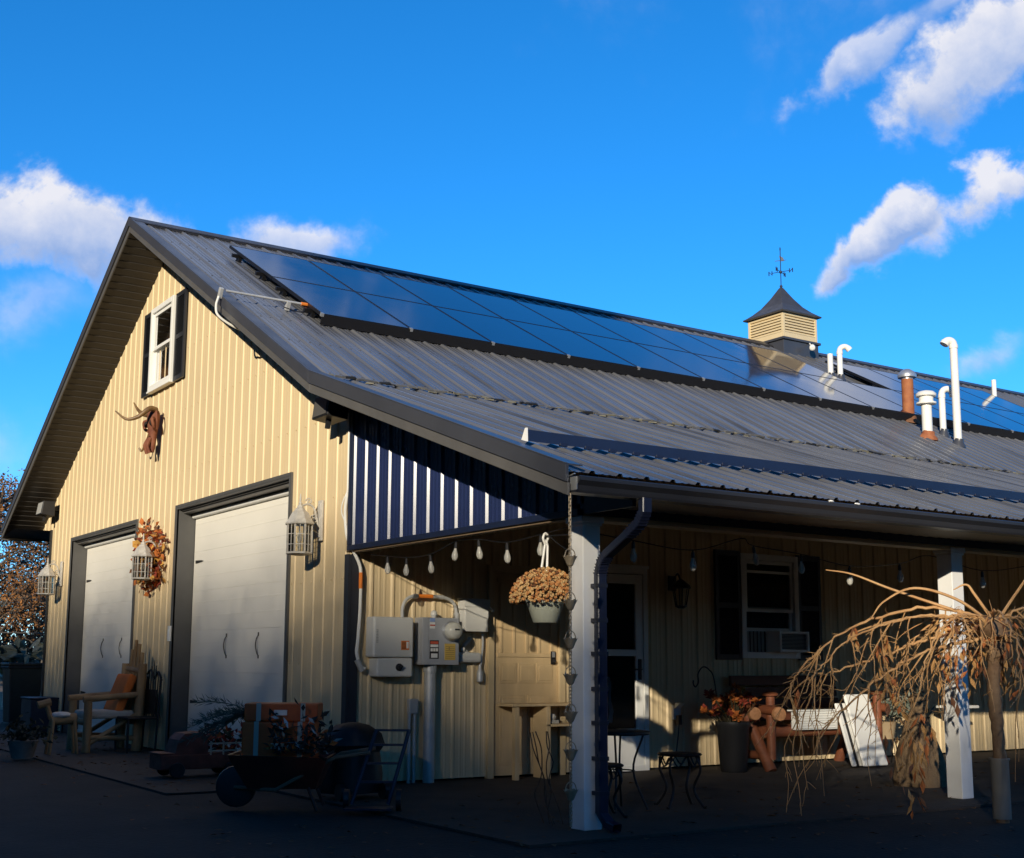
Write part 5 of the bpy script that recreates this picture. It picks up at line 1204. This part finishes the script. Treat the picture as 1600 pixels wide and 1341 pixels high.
limb([LP(0, -.02, .02), LP(-.12, -.12, .10), LP(-.35, -.22, .06), LP(-.6, -.30, -.18), LP(-.75, -.33, -.5)], .013, 12, (.2, .5))
limb([LP(0, 0, .02), LP(.06, .2, .12), LP(.12, .5, .08), LP(.16, .8, -.12), LP(.18, .95, -.45)], .012, 10, (.2, .5))
limb([LP(0, 0, .02), LP(.04, -.2, .10), LP(.10, -.45, .05), LP(.14, -.7, -.15), LP(.16, -.85, -.45)], .012, 10, (.2, .5))
for i in range(26):                                         # tangle around the graft
    a = rnd.uniform(0, 2 * math.pi); twig(LP(rnd.uniform(-.15, .35), rnd.gauss(0, .08), rnd.gauss(.03, .06)), Vector((math.cos(a), math.sin(a), rnd.uniform(-.3, .5))), rnd.uniform(.2, .55), rnd.uniform(.003, .006), rnd.uniform(.2, .9))
for path in ([(0, 0, .05), (.35, .02, .16), (.75, -.02, .30), (1.05, 0, .41), (1.26, .03, .44)], [(0, 0, .04), (.3, .1, .22), (.62, .12, .30), (.85, .12, .20), (.95, .12, .08)], [(0, 0, 0), (-.2, 0, .28), (-.32, .02, .42), (-.45, .0, .33)], [(-.05, 0, 0), (.10, -.05, .26), (.16, -.06, .34), (.26, -.06, .30)], [(0, 0, 0), (.4, -.1, .10), (.8, -.12, .04), (1.1, -.1, -.06)]):
    pts = curve_pts([TH + view * u + Vector((-view.y, view.x, 0)) * w + Vector((0, 0, z)) for u, w, z in path], 7); br.tube(pts, [.011 * (1 - i / len(pts)) ** .6 + .0022 for i in range(len(pts))], 6)
def cluster(p, n, s, dz):
    for i in range(n):
        c = p + Vector((rnd.gauss(0, s), rnd.gauss(0, s), -abs(rnd.gauss(0, dz)))); lv.leaf(c, (rnd.gauss(0, .35), rnd.gauss(0, .35), -1), rnd.uniform(.07, .14), rnd.uniform(.025, .045), rnd.choices((0, 1, 2), (3, 4, 2))[0])
for (u, w, z, n, s, dz) in ((.85, 0, -.02, 26, .035, .22), (.80, .1, -.30, 22, .035, .16), (.12, -.1, -.10, 26, .06, .14), (-.10, -.08, -.12, 40, .09, .2), (.33, -.05, .1, 16, .04, .06), (.52, -.1, -.62, 16, .04, .14), (.30, -.12, -.15, 18, .05, .2), (-.25, .0, -.1, 26, .07, .2), (.62, .05, -.75, 18, .07, .2), (1.05, 0, .02, 8, .02, .08), (1.5, 0, -.45, 6, .02, .07), (.70, .1, -.95, 18, .06, .2)):
    cluster(TH + view * u + Vector((-view.y, view.x, 0)) * w + Vector((0, 0, z)), n, s, dz)
for i in range(90):
    a = rnd.uniform(0, 2 * math.pi); q = abs(rnd.gauss(0, .3)); lv.leaf(TH + Vector((math.cos(a) * q, math.sin(a) * q, rnd.gauss(.02, .08))), (rnd.gauss(0, .6), rnd.gauss(0, .6), -1), rnd.uniform(.06, .12), rnd.uniform(.02, .04), rnd.choices((0, 1, 2), (3, 4, 2))[0])
br.build('weeping_branches', TWIG, t, smooth=True); lv.build('dry_leaves', DLEAF, t)

# ------------------------------------------------------------------ things before the garage doors
LOGW = mat('peeled_log', (.40, .26, .13), .75, col2=(.25, .15, .07), vscale=5, stretch=(1, 1, .4), bump=.25, bscale=12)
c = Vector((-.58, 5.62, 0))
t = thing('log_armchair', 'rustic peeled-log armchair with an orange cushion in front of the far garage door', 'chair', c)
def lg(name, a, b, r): mb = MB(); mb.tube([c + Vector(a), c + Vector(a).lerp(Vector(b), .5) + Vector((.006, .006, 0)), c + Vector(b)], [r, r * .95, r * .9], 10); mb.build(name, LOGW, t, smooth=True)
for sy in (-.34, .34):
    lg('front_leg', (-.30, sy, 0), (-.30, sy, .62), .055); lg('back_leg', (.32, sy, 0), (.36, sy, 1.08), .060)
    lg('arm_log', (-.36, sy, .64), (.36, sy, .70), .040); lg('side_rail', (-.30, sy, .18), (.32, sy, .16), .035); lg('side_brace', (-.28, sy, .10), (.32, sy, .46), .03)
lg('seat_rail', (-.30, -.34, .36), (-.30, .34, .36), .04); lg('seat_rail', (.30, -.34, .36), (.30, .34, .36), .04); lg('top_rail', (.36, -.36, .98), (.36, .36, 1.02), .035); lg('lower_rail', (-.30, -.34, .14), (-.30, .34, .14), .03)
for y, h_ in ((-.2, 1.22), (-.08, 1.33), (.05, 1.38), (.18, 1.26)): lg('back_spindle', (.33, y, .38), (.39, y * 1.1, h_), .025)
mb = MB(); mb.box(c.x - .30, c.x + .30, c.y - .29, c.y + .29, .40, .50); mb.build('seat_cushion', mat('pale_cushion', (.48, .44, .38), .9, var=.12), t, bevel=.035)
mb = MB(); mb.obox(c + Vector((.19, 0, .70)), Vector((.09, 0, .24)), (0, .27, 0), Vector((.05, 0, -.02)), 0); mb.build('back_cushion', mat('orange_cushion', (.70, .17, .03), .9, var=.12), t, bevel=.03)
# log deer-like ornament
c = Vector((-1.2, 5.2, 0)); t = thing('log_ornament', 'small log ornament with white cloth in front of the rustic log chair', 'ornament', c)
mb = MB(); mb.tube([c + Vector((-.14, 0, .40)), c + Vector((.16, 0, .42))], .065, 10); mb.build('body_log', LOGW, t, smooth=True)
for dx, dy in ((-.12, -.06), (-.12, .06), (.13, -.06), (.13, .06)): mb = MB(); mb.tube([c + Vector((dx, dy, .40)), c + Vector((dx * 1.3, dy * 1.4, 0))], .02, 8); mb.build('leg', LOGW, t, smooth=True)
mb = MB(); mb.tube([c + Vector((-.14, 0, .42)), c + Vector((-.2, 0, .60))], .03, 8); mb.tube([c + Vector((-.15, 0, .62)), c + Vector((-.30, 0, .58))], .045, 8); mb.build('head_log', LOGW, t, smooth=True)
mb = MB(); mb.ball(c + Vector((-.02, 0, .46)), (.13, .09, .04), 0, 12, 6, .12); mb.build('white_cloth', mat('white_rag', (.58, .57, .55), .9), t, smooth=True)
# dark planter at its foot
c = Vector((-1.75, 4.75, 0)); t = thing('leafy_planter', 'round grey pot with dark leaves at the foot of the log ornament', 'planter', c)
mb = MB(); mb.lathe(c, [(.12, 0), (.17, .18), (.18, .20), (.15, .2)], 16); mb.build('pot', mat('stone_pot', (.20, .18, .16), .8, var=.2, vscale=8), t, smooth=True)
random.seed(41); rnd = random.Random(41); mb = MB()
for i in range(220): mb.leaf(c + Vector((rnd.gauss(0, .13), rnd.gauss(0, .13), .2 + abs(rnd.gauss(0, .09)))), (rnd.gauss(0, 1), rnd.gauss(0, 1), rnd.gauss(.5, .6)), rnd.uniform(.06, .12), rnd.uniform(.03, .05), 0)
mb.build('foliage', mat('dark_leaf', (.025, .03, .018), .8, var=.3, vscale=9), t)
# metal chair behind
c = Vector((-.24, 5.02 + .15, 0)); t = thing('metal_chair', 'dark metal chair with a wavy lattice back between the garage doors', 'chair', c)
mb = MB()
for y in (-.26, .26): mb.tube([c + Vector((.1, y, 0)), c + Vector((.14, y, .92))], .014, 6)
mb.tube(curve_pts([c + Vector((.14, -.28, .88)), c + Vector((.14, -.14, .98)), c + Vector((.14, 0, .90)), c + Vector((.14, .14, 1.0)), c + Vector((.14, .28, .95))], 6), .014, 6)
for y in (-.17, -.08, .0, .09, .18): mb.tube([c + Vector((.12, y, .42)), c + Vector((.14, y + .02, 1.12 - abs(y) * .8))], .007, 5)
mb.build('backrest', IRONB, t)
mb = MB(); mb.box(c.x - .26, c.x + .12, c.y - .26, c.y + .26, .40, .43); mb.build('seat', IRONB, t, bevel=.008)
mb = MB(); mb.box(c.x + .09, c.x + .11, c.y - .22, c.y + .22, .46, .76); mb.build('back_panel', IRONB, t)
for dx, dy in ((-.24, -.24), (-.24, .24)): mb = MB(); mb.tube([c + Vector((dx, dy, 0)), c + Vector((dx, dy, .41))], .014, 6); mb.build('leg', IRONB, t)

# toy pickup planter
c = Vector((-.80, 1.62, 0)); t = thing('toy_truck_planter', 'low wooden toy pickup planter with red flowers before the nearer garage door', 'planter', c)
TRK = mat('worn_red_wood', (.15, .045, .03), .7, var=.3, vscale=8)
mb = MB(); mb.box(c.x - .44, c.x + .44, c.y - .17, c.y + .17, .08, .22); mb.box(c.x - .45, c.x - .30, c.y - .16, c.y + .16, .22, .24); mb.build('body', TRK, t, bevel=.02)
mb = MB(); rows = [[c + Vector((x, y, z)) for x, z in ((-.30, .22), (-.26, .36), (-.20, .42), (-.02, .43), (.03, .38), (.04, .22))] for y in (-.15, .15)]
mb.grid(rows); mb.face(rows[0]); mb.face(rows[1][::-1]); mb.build('cab', TRK, t)
mb = MB()
for y in (-.165, .165):
    for z in (.25, .32): mb.bar(c + Vector((.04, y, z)), c + Vector((.44, y, z)), .014)
    for x in (.06, .19, .32, .43): mb.bar(c + Vector((x, y, .21)), c + Vector((x, y, .34)), .014)
mb.build('bed_rail', mat('cream_wood', (.50, .45, .36), .7), t)
for x in (-.28, .28):
    for y in (-.185, .185): mb = MB(); mb.lathe(c + Vector((x, y - .025, .075)), [(.02, 0), (.07, 0), (.075, .012), (.075, .038), (.07, .05), (.02, .05)], 16, ax=(0, 1, 0)); mb.build('wheel', BLACKPL, t, smooth=True)
rnd = random.Random(50); random.seed(50); mb = MB()
for i in range(240): mb.leaf(c + Vector((rnd.uniform(.0, .44), rnd.uniform(-.16, .16), .24 + abs(rnd.gauss(0, .1)))), (rnd.gauss(0, 1), rnd.gauss(0, 1), rnd.gauss(.6, .6)), rnd.uniform(.05, .12), rnd.uniform(.025, .05), rnd.choices((0, 1, 2), (4, 1, 4))[0])
mb.build('flowers', [mat('dark_red_flower', (.26, .035, .02), .8, var=.3, vscale=9), LEAFM[0], mat('deep_green', (.025, .035, .015), .8)], t)

# red wheelbarrow with orange trunks
c = Vector((-1.22, -1.30, 0)); ax_ = Vector((.838, -.546, 0)); ay_ = Vector((.546, .838, 0))
L_ = lambda u, v, z: c + ax_ * u + ay_ * v + Vector((0, 0, z))
BRED = mat('barrow_red', (.11, .022, .014), .5, var=.3, vscale=7)
t = thing('wheelbarrow', 'old red wheelbarrow standing before the house corner', 'wheelbarrow', c)
mb = MB(); lo = [L_(-.22, -.18, .16), L_(.30, -.18, .16), L_(.30, .18, .16), L_(-.22, .18, .16)]; hi = [L_(-.36, -.30, .42), L_(.40, -.30, .40), L_(.40, .30, .40), L_(-.36, .30, .42)]
li = [p + Vector((0, 0, .02)) for p in lo]; hin = [L_(-.34, -.28, .42), L_(.38, -.28, .40), L_(.38, .28, .40), L_(-.34, .28, .42)]
mb.face(lo[::-1]); mb.face(li)
for i in range(4):
    j = (i + 1) % 4; mb.face((lo[i], lo[j], hi[j], hi[i])); mb.face((li[j], li[i], hin[i], hin[j])); mb.face((hi[i], hi[j], hin[j], hin[i]))
mb.build('tray', BRED, t)
mb = MB(); mb.lathe(L_(-.34, -.03, .16), [(.03, 0), (.12, 0), (.155, .01), (.16, .03), (.155, .05), (.12, .06), (.03, .06)], 20, ax=ay_); mb.build('wheel', BLACKPL, t, smooth=True)
for v in (-.22, .22): mb = MB(); mb.tube([L_(-.34, v * .3, .16), L_(.0, v, .155), L_(.45, v, .40), L_(.72, v * 1.1, .44)], .016, 7); mb.build('handle', mat('grey_wood_handle', (.16, .11, .07), .8), t)
for v in (-.2, .2): mb = MB(); mb.tube([L_(.25, v, .17), L_(.32, v, 0)], .014, 6); mb.build('leg', BRED, t)
ORG = mat('orange_trunk', (.66, .105, .012), .6, col2=(.52, .075, .010), vscale=9)
def trunk(u0, u1, v0, v1, z0, z1, label):
    t = thing('orange_trunk', label, 'trunk', L_((u0 + u1) / 2, (v0 + v1) / 2, z0), 'orange trunks stacked in the wheelbarrow')
    mb = MB(); P = [L_(u, v, z) for z in (z0, z1) for u, v in ((u0, v0), (u1, v0), (u1, v1), (u0, v1))]; mb.hexa(P); mb.build('case', ORG, t, bevel=.012)
    mb = MB()
    for u in (u0 + (u1 - u0) * .2, u0 + (u1 - u0) * .8):
        mb.hexa([L_(a, b, z) for z in (z0 + .002, z1 + .004) for a, b in ((u - .018, v0 - .006), (u + .018, v0 - .006), (u + .018, v0 - .001), (u - .018, v0 - .001))])
    mb.build('strap', mat('pale_strap', (.40, .38, .32), .6), t)
    mb = MB()
    for a in range(0):
        u = u0 + (u1 - u0) * (a + .5) / 9; mb.ball(L_(u, v0 - .003, z1 - .02), .006, 0, 6, 3); mb.ball(L_(u, v0 - .003, z0 + .02), .006, 0, 6, 3)
    mb.obox(L_((u0 + u1) / 2, v0 - .012, (z0 + z1) / 2), ax_ * .05, ay_ * .01, (0, 0, .02)); mb.build('clasp', STEEL, t)
trunk(-.28, .28, -.16, .18, .30, .66, 'larger orange trunk standing in the red wheelbarrow')
trunk(-.27, .30, -.15, .17, .664, .80, 'flat orange case lying on top of the larger orange trunk')
PINE = mat('pine_needles', (.055, .085, .06), .8, col2=(.10, .13, .10), vscale=8)
rnd = random.Random(61); random.seed(61); mb = MB()
for i in range(9):
    s0 = L_(-.22, .02, .72); d = (ax_ * -1 + ay_ * rnd.gauss(0, .35) + Vector((0, 0, rnd.gauss(.1, .22)))).normalized(); ln = rnd.uniform(.3, .52); P = [s0 + d * ln * k / 8 - Vector((0, 0, .14 * (k / 8) ** 2)) for k in range(9)]
    mb.tube(P, .004, 4)
    for k in range(1, 9):
        for q in range(14): mb.leaf(P[k] + d * rnd.uniform(-.02, .02), d * .9 + Vector((rnd.gauss(0, .5), rnd.gauss(0, .5), rnd.gauss(0, .4))), rnd.uniform(.05, .10), .006, 0)
tag(mb.build('pine_branch', PINE, None, L_(-.3, .02, .7)), 'drooping blue-green pine branch sticking out left of the orange trunks', 'branch')
mb = MB(); random.seed(62); rnd = random.Random(62)
for i in range(260): mb.leaf(L_(rnd.uniform(-.05, .42), -.26 + rnd.gauss(0, .06), .42 + abs(rnd.gauss(0, .12))), (rnd.gauss(0, 1), rnd.gauss(0, 1), rnd.gauss(.7, .6)), rnd.uniform(.05, .11), rnd.uniform(.02, .04), rnd.choices((0, 1, 2), (7, 1, 1))[0])
tag(mb.build('leafy_plant', [mat('near_black_leaf', (.02, .018, .014), .8), LEAFM[0], mat('white_petal', (.45, .44, .42), .8)], None, L_(.2, -.26, .40)), 'dark leafy plant with white blooms in front of the orange trunks', 'plant')

# hand truck and covered grill at the corner
c = Vector((-.42, -.95, 0)); t = thing('covered_grill', 'black covered grill standing against the house corner', 'grill', c)
mb = MB(); rows = []
for r_, z in ((.24, .05), (.25, .2), (.22, .38), (.26, .44), (.23, .53), (.13, .60), (.04, .62)):
    rows.append([c + Vector((math.cos(a) * r_ * (1.1 + .06 * math.sin(7 * a)), math.sin(a) * r_ * (.85 + .06 * math.sin(6 * a + z * 9)), z)) for a in [2 * math.pi * k / 28 for k in range(28)]])
mb.grid(rows, 0, True); mb.face(rows[-1]); mb.build('cover', mat('black_cover', (.010, .010, .012), .55, bump=.3, bscale=9), t, smooth=True)
mb = MB()
for d in (-.2, .2): mb.lathe(c + Vector((d - .02, -.2, .07)), [(.02, 0), (.07, 0), (.07, .04), (.02, .04)], 14, ax=(1, 0, 0))
mb.build('wheel', BLACKPL, t)
c = Vector((-.72, -1.85, 0)); t = thing('hand_truck', 'black hand truck leaning beside the covered grill', 'hand truck', c)
HTM = mat('dark_blue_steel', (.02, .03, .055), .4, metal=.4)
mb = MB()
for v in (-.14, .14): mb.tube([c + ax_ * v + Vector((0, 0, .05)), c + ax_ * (v * .9) + ay_ * .10 + ax_ * .16 + Vector((0, 0, .60))], .016, 8)
for f in (.3, .55, .8, 1.0): mb.bar(c + ax_ * (-.14 + .16 * f) + ay_ * .10 * f + Vector((0, 0, .05 + .55 * f)), c + ax_ * (.14 + .16 * f) + ay_ * .10 * f + Vector((0, 0, .05 + .55 * f)), .018)
mb.build('frame', HTM, t)
mb = MB(); mb.obox(c - ay_ * .09 + Vector((0, 0, .03)), ax_ * .18, ay_ * .09, (0, 0, .006)); mb.build('toe_plate', HTM, t)
for v in (-.2, .2): mb = MB(); mb.lathe(c + ax_ * v + ay_ * .05 + Vector((0, 0, .08)), [(.02, 0), (.08, 0), (.08, .04), (.02, .04)], 16, ax=ax_); mb.build('wheel', BLACKPL, t)

# bins beyond the far corner
def bin_(c, label, leaves):
    c = Vector(c); t = thing('trash_bin', label, 'bin', c, 'bins beyond the far corner of the barn')
    mb = MB(); mb.hexa([c + Vector((x * w, y * w, z)) for z, w in ((.0, .8), (1.0, 1)) for x, y in ((-.3, -.3), (.3, -.3), (.3, .3), (-.3, .3))]); mb.box(c.x - .33, c.x + .33, c.y - .33, c.y + .33, .96, 1.0); mb.build('body', BLACKPL, t, bevel=.02)
    mb = MB(); mb.hexa([c + Vector((x, y, z)) for z, w in ((1.002, 1), (1.06, 1)) for x, y in ((-.32 * w, -.32 * w), (.32 * w, -.32 * w), (.32 * w, .32 * w), (-.32 * w, .32 * w))]); mb.build('lid', BLACKPL, t, bevel=.02)
    for x in (-.22, .22): mb = MB(); mb.lathe(c + Vector((x, .28, .1)), [(.03, 0), (.1, 0), (.1, .05), (.03, .05)], 14, ax=(1, 0, 0)); mb.build('wheel', BLACKPL, t)
bin_((.20, 13.4, 0), 'black wheeled bin beneath big grey-green leaves past the far corner', True)
bin_((.95, 13.0, 0), 'black wheeled bin standing closest to the far wall corner', False)
random.seed(70); rnd = random.Random(70); mb = MB()
for i in range(60): mb.leaf((rnd.uniform(-.6, .9), 13.3 + rnd.gauss(0, .2), 1.1 + abs(rnd.gauss(0, .12))), (rnd.gauss(0, 1), rnd.gauss(0, .6), rnd.gauss(.2, .5)), rnd.uniform(.2, .34), rnd.uniform(.12, .2), rnd.randint(0, 1))
tag(mb.build('leafy_heap', GREYLEAF, None, (.1, 13.3, 1.05)), 'heap of big grey-green leaves lying on the black bins', 'leaves')
t = MB(); t.box(-.42, .0, 10.05, 10.7, 0, .50); t.box(-.44, .01, 10.03, 10.72, .50, .53)
tag(t.build('storage_box', mat('dark_blue_plastic', (.018, .022, .04), .5, var=.2), None, (-.2, 10.4, 0), bevel=.015), 'low dark blue storage box at the far end of the gable wall', 'storage box')

# ------------------------------------------------------------------ distance: autumn trees, tents
ALEAF = [mat('far_orange', (.24, .10, .025), .9, var=.3, vscale=1), mat('far_brown', (.13, .07, .035), .9, var=.3, vscale=1), mat('far_grey', (.13, .11, .10), .9, var=.3, vscale=1)]
TRUNKM = mat('grey_trunk', (.09, .075, .06), .9, var=.2, vscale=3)
def far_tree(name, label, x, y, h, r, mix, n, seed):
    rnd = random.Random(seed); random.seed(seed); b = Vector((x, y, 0)); t = thing(name, label, 'tree', b, 'autumn trees beyond the field')
    tr = MB(); tr.tube([b, b + Vector((.1, 0, h * .3)), b + Vector((-.1, .1, h * .6)), b + Vector((.1, 0, h * .92))], [.24, .18, .11, .03], 7); tips = []
    for k in range(34):
        z = h * rnd.uniform(.18, .85); a = rnd.uniform(0, 6.28); l = r * rnd.uniform(.5, 1.05) * (1.1 - .5 * z / h); p = b + Vector((0, 0, z)); e = p + Vector((math.cos(a) * l, math.sin(a) * l, l * rnd.uniform(.2, .7)))
        P = curve_pts([p, p.lerp(e, .5) + Vector((rnd.gauss(0, .2), rnd.gauss(0, .2), .15)), e], 4); tr.tube(P, [.05 * (1 - i / len(P)) + .012 for i in range(len(P))], 5); tips += P[3:]
        for q in range(7):
            p0 = P[rnd.randint(2, len(P) - 1)]; tr.tube([p0, p0 + Vector((rnd.gauss(0, .5), rnd.gauss(0, .5), rnd.gauss(.3, .35)))], .010, 4)
    tr.build('trunk', TRUNKM, t); cr = MB()
    for i in range(n):
        p = rnd.choice(tips) + Vector((rnd.gauss(0, .45), rnd.gauss(0, .45), rnd.gauss(.05, .4)))
        cr.leaf(p, (rnd.gauss(0, 1), rnd.gauss(0, 1), rnd.gauss(0, 1)), rnd.uniform(.08, .19), rnd.uniform(.05, .12), rnd.choices((0, 1, 2), mix)[0])
    cr.build('crown', ALEAF, t)
FT = [('autumn_tree', 'orange-tipped autumn tree, tallest of the trees past the far corner', 6.6, 47, 9.6, 3.2, (6, 3, 1), 9500, 1), ('autumn_tree', 'half-bare brown autumn tree close beside the far barn corner', 9.6, 50, 8.2, 2.8, (3, 5, 2), 8500, 2),
      ('bare_tree', 'mostly bare grey tree between the autumn trees', 8.0, 54, 9.0, 3.2, (1, 3, 5), 3600, 3), ('autumn_tree', 'rust-brown tree at the left edge of the photo', 4.2, 52, 8.6, 3.2, (4, 4, 1), 8500, 4), ('autumn_tree', 'brown tree low behind the far barn corner', 11.6, 56, 8.6, 3.0, (3, 5, 1), 8000, 5),
      ('bare_tree', 'thin bare tree far behind the white canopies', 6.0, 62, 9.0, 3.6, (2, 4, 3), 5000, 6)]
for a in FT: far_tree(*a)
rnd = random.Random(90); random.seed(90); mb = MB()
for i in range(5200):
    x = rnd.uniform(-3, 19); y = rnd.uniform(58, 70); mb.leaf((x, y, abs(rnd.gauss(0, 1.5)) + .1), (rnd.gauss(0, .5), rnd.gauss(0, .5), 1), rnd.uniform(.3, .8), rnd.uniform(.12, .3), rnd.choices((0, 1, 2), (3, 5, 2))[0])
o = mb.build('brush_thicket', ALEAF, None, (8, 64, 0)); kind(o, 'stuff'); tag(o, 'brown autumn brush along the far edge of the field', 'brush')
rnd = random.Random(91); random.seed(91); mb = MB()
for i in range(15000):  # unseen backdrop added to keep blue sky out of window reflections
    a = R(rnd.uniform(-75, 2) if i < 8000 else rnd.uniform(-32, 1)); d = rnd.uniform(50, 62); h_ = 25 + 3 * math.sin(a * 23) + 2 * math.sin(a * 57)
    mb.leaf((CAM.x + math.sin(a) * d, CAM.y + math.cos(a) * d, h_ * rnd.random() ** .8), (rnd.gauss(0, 1), rnd.gauss(0, 1), rnd.gauss(0, 1)), rnd.uniform(.8, 1.6), rnd.uniform(.5, 1.1), rnd.choices((0, 1, 2), (3, 5, 2))[0])
o = mb.build('reflection_backdrop', ALEAF, None, (-20, 35, 0)); kind(o, 'stuff'); tag(o, 'added unseen brown backdrop left of the barn for the window reflections', 'reflected backdrop')
COVER = mat('grey_canvas', (.42, .42, .41), .8, var=.1)
def canopy(x, y, w, label):
    t = thing('canopy_tent', label, 'tent', (x, y, 0), 'low white canopies across the field')
    mb = MB(); A = Vector((x, y, 1.0)); q = [Vector((x + sx * w, y + sy * w, .78)) for sx, sy in ((-1, -1), (1, -1), (1, 1), (-1, 1))]
    for i in range(4): mb.face((q[i], q[(i + 1) % 4], A)); mb.face((q[i] - Vector((0, 0, .06)), q[(i + 1) % 4] - Vector((0, 0, .06)), q[(i + 1) % 4], q[i]))
    mb.build('roof', COVER, t)
    for p in q: mb = MB(); mb.bar(Vector((p.x, p.y, 0)), p, .04); mb.build('pole', STEEL, t)
canopy(1.9, 20.6, .36, 'low grey-white pyramid canopy nearest the barn corner, behind the bins'); canopy(.75, 20.9, .36, 'low grey-white canopy cut by the left edge of the photo')
t = MB(); t.tube([(-20, 36, 2.05), (30, 36, 2.02)], .022, 5)
for x in (-12, 0.5, 16): t.bar((x, 36, 0), (x, 36, 2.2), .10)
tag(t.build('wire_fence', TRUNKM, None, (0, 36, 0)), 'single pale rail on posts crossing the field at left', 'fence')
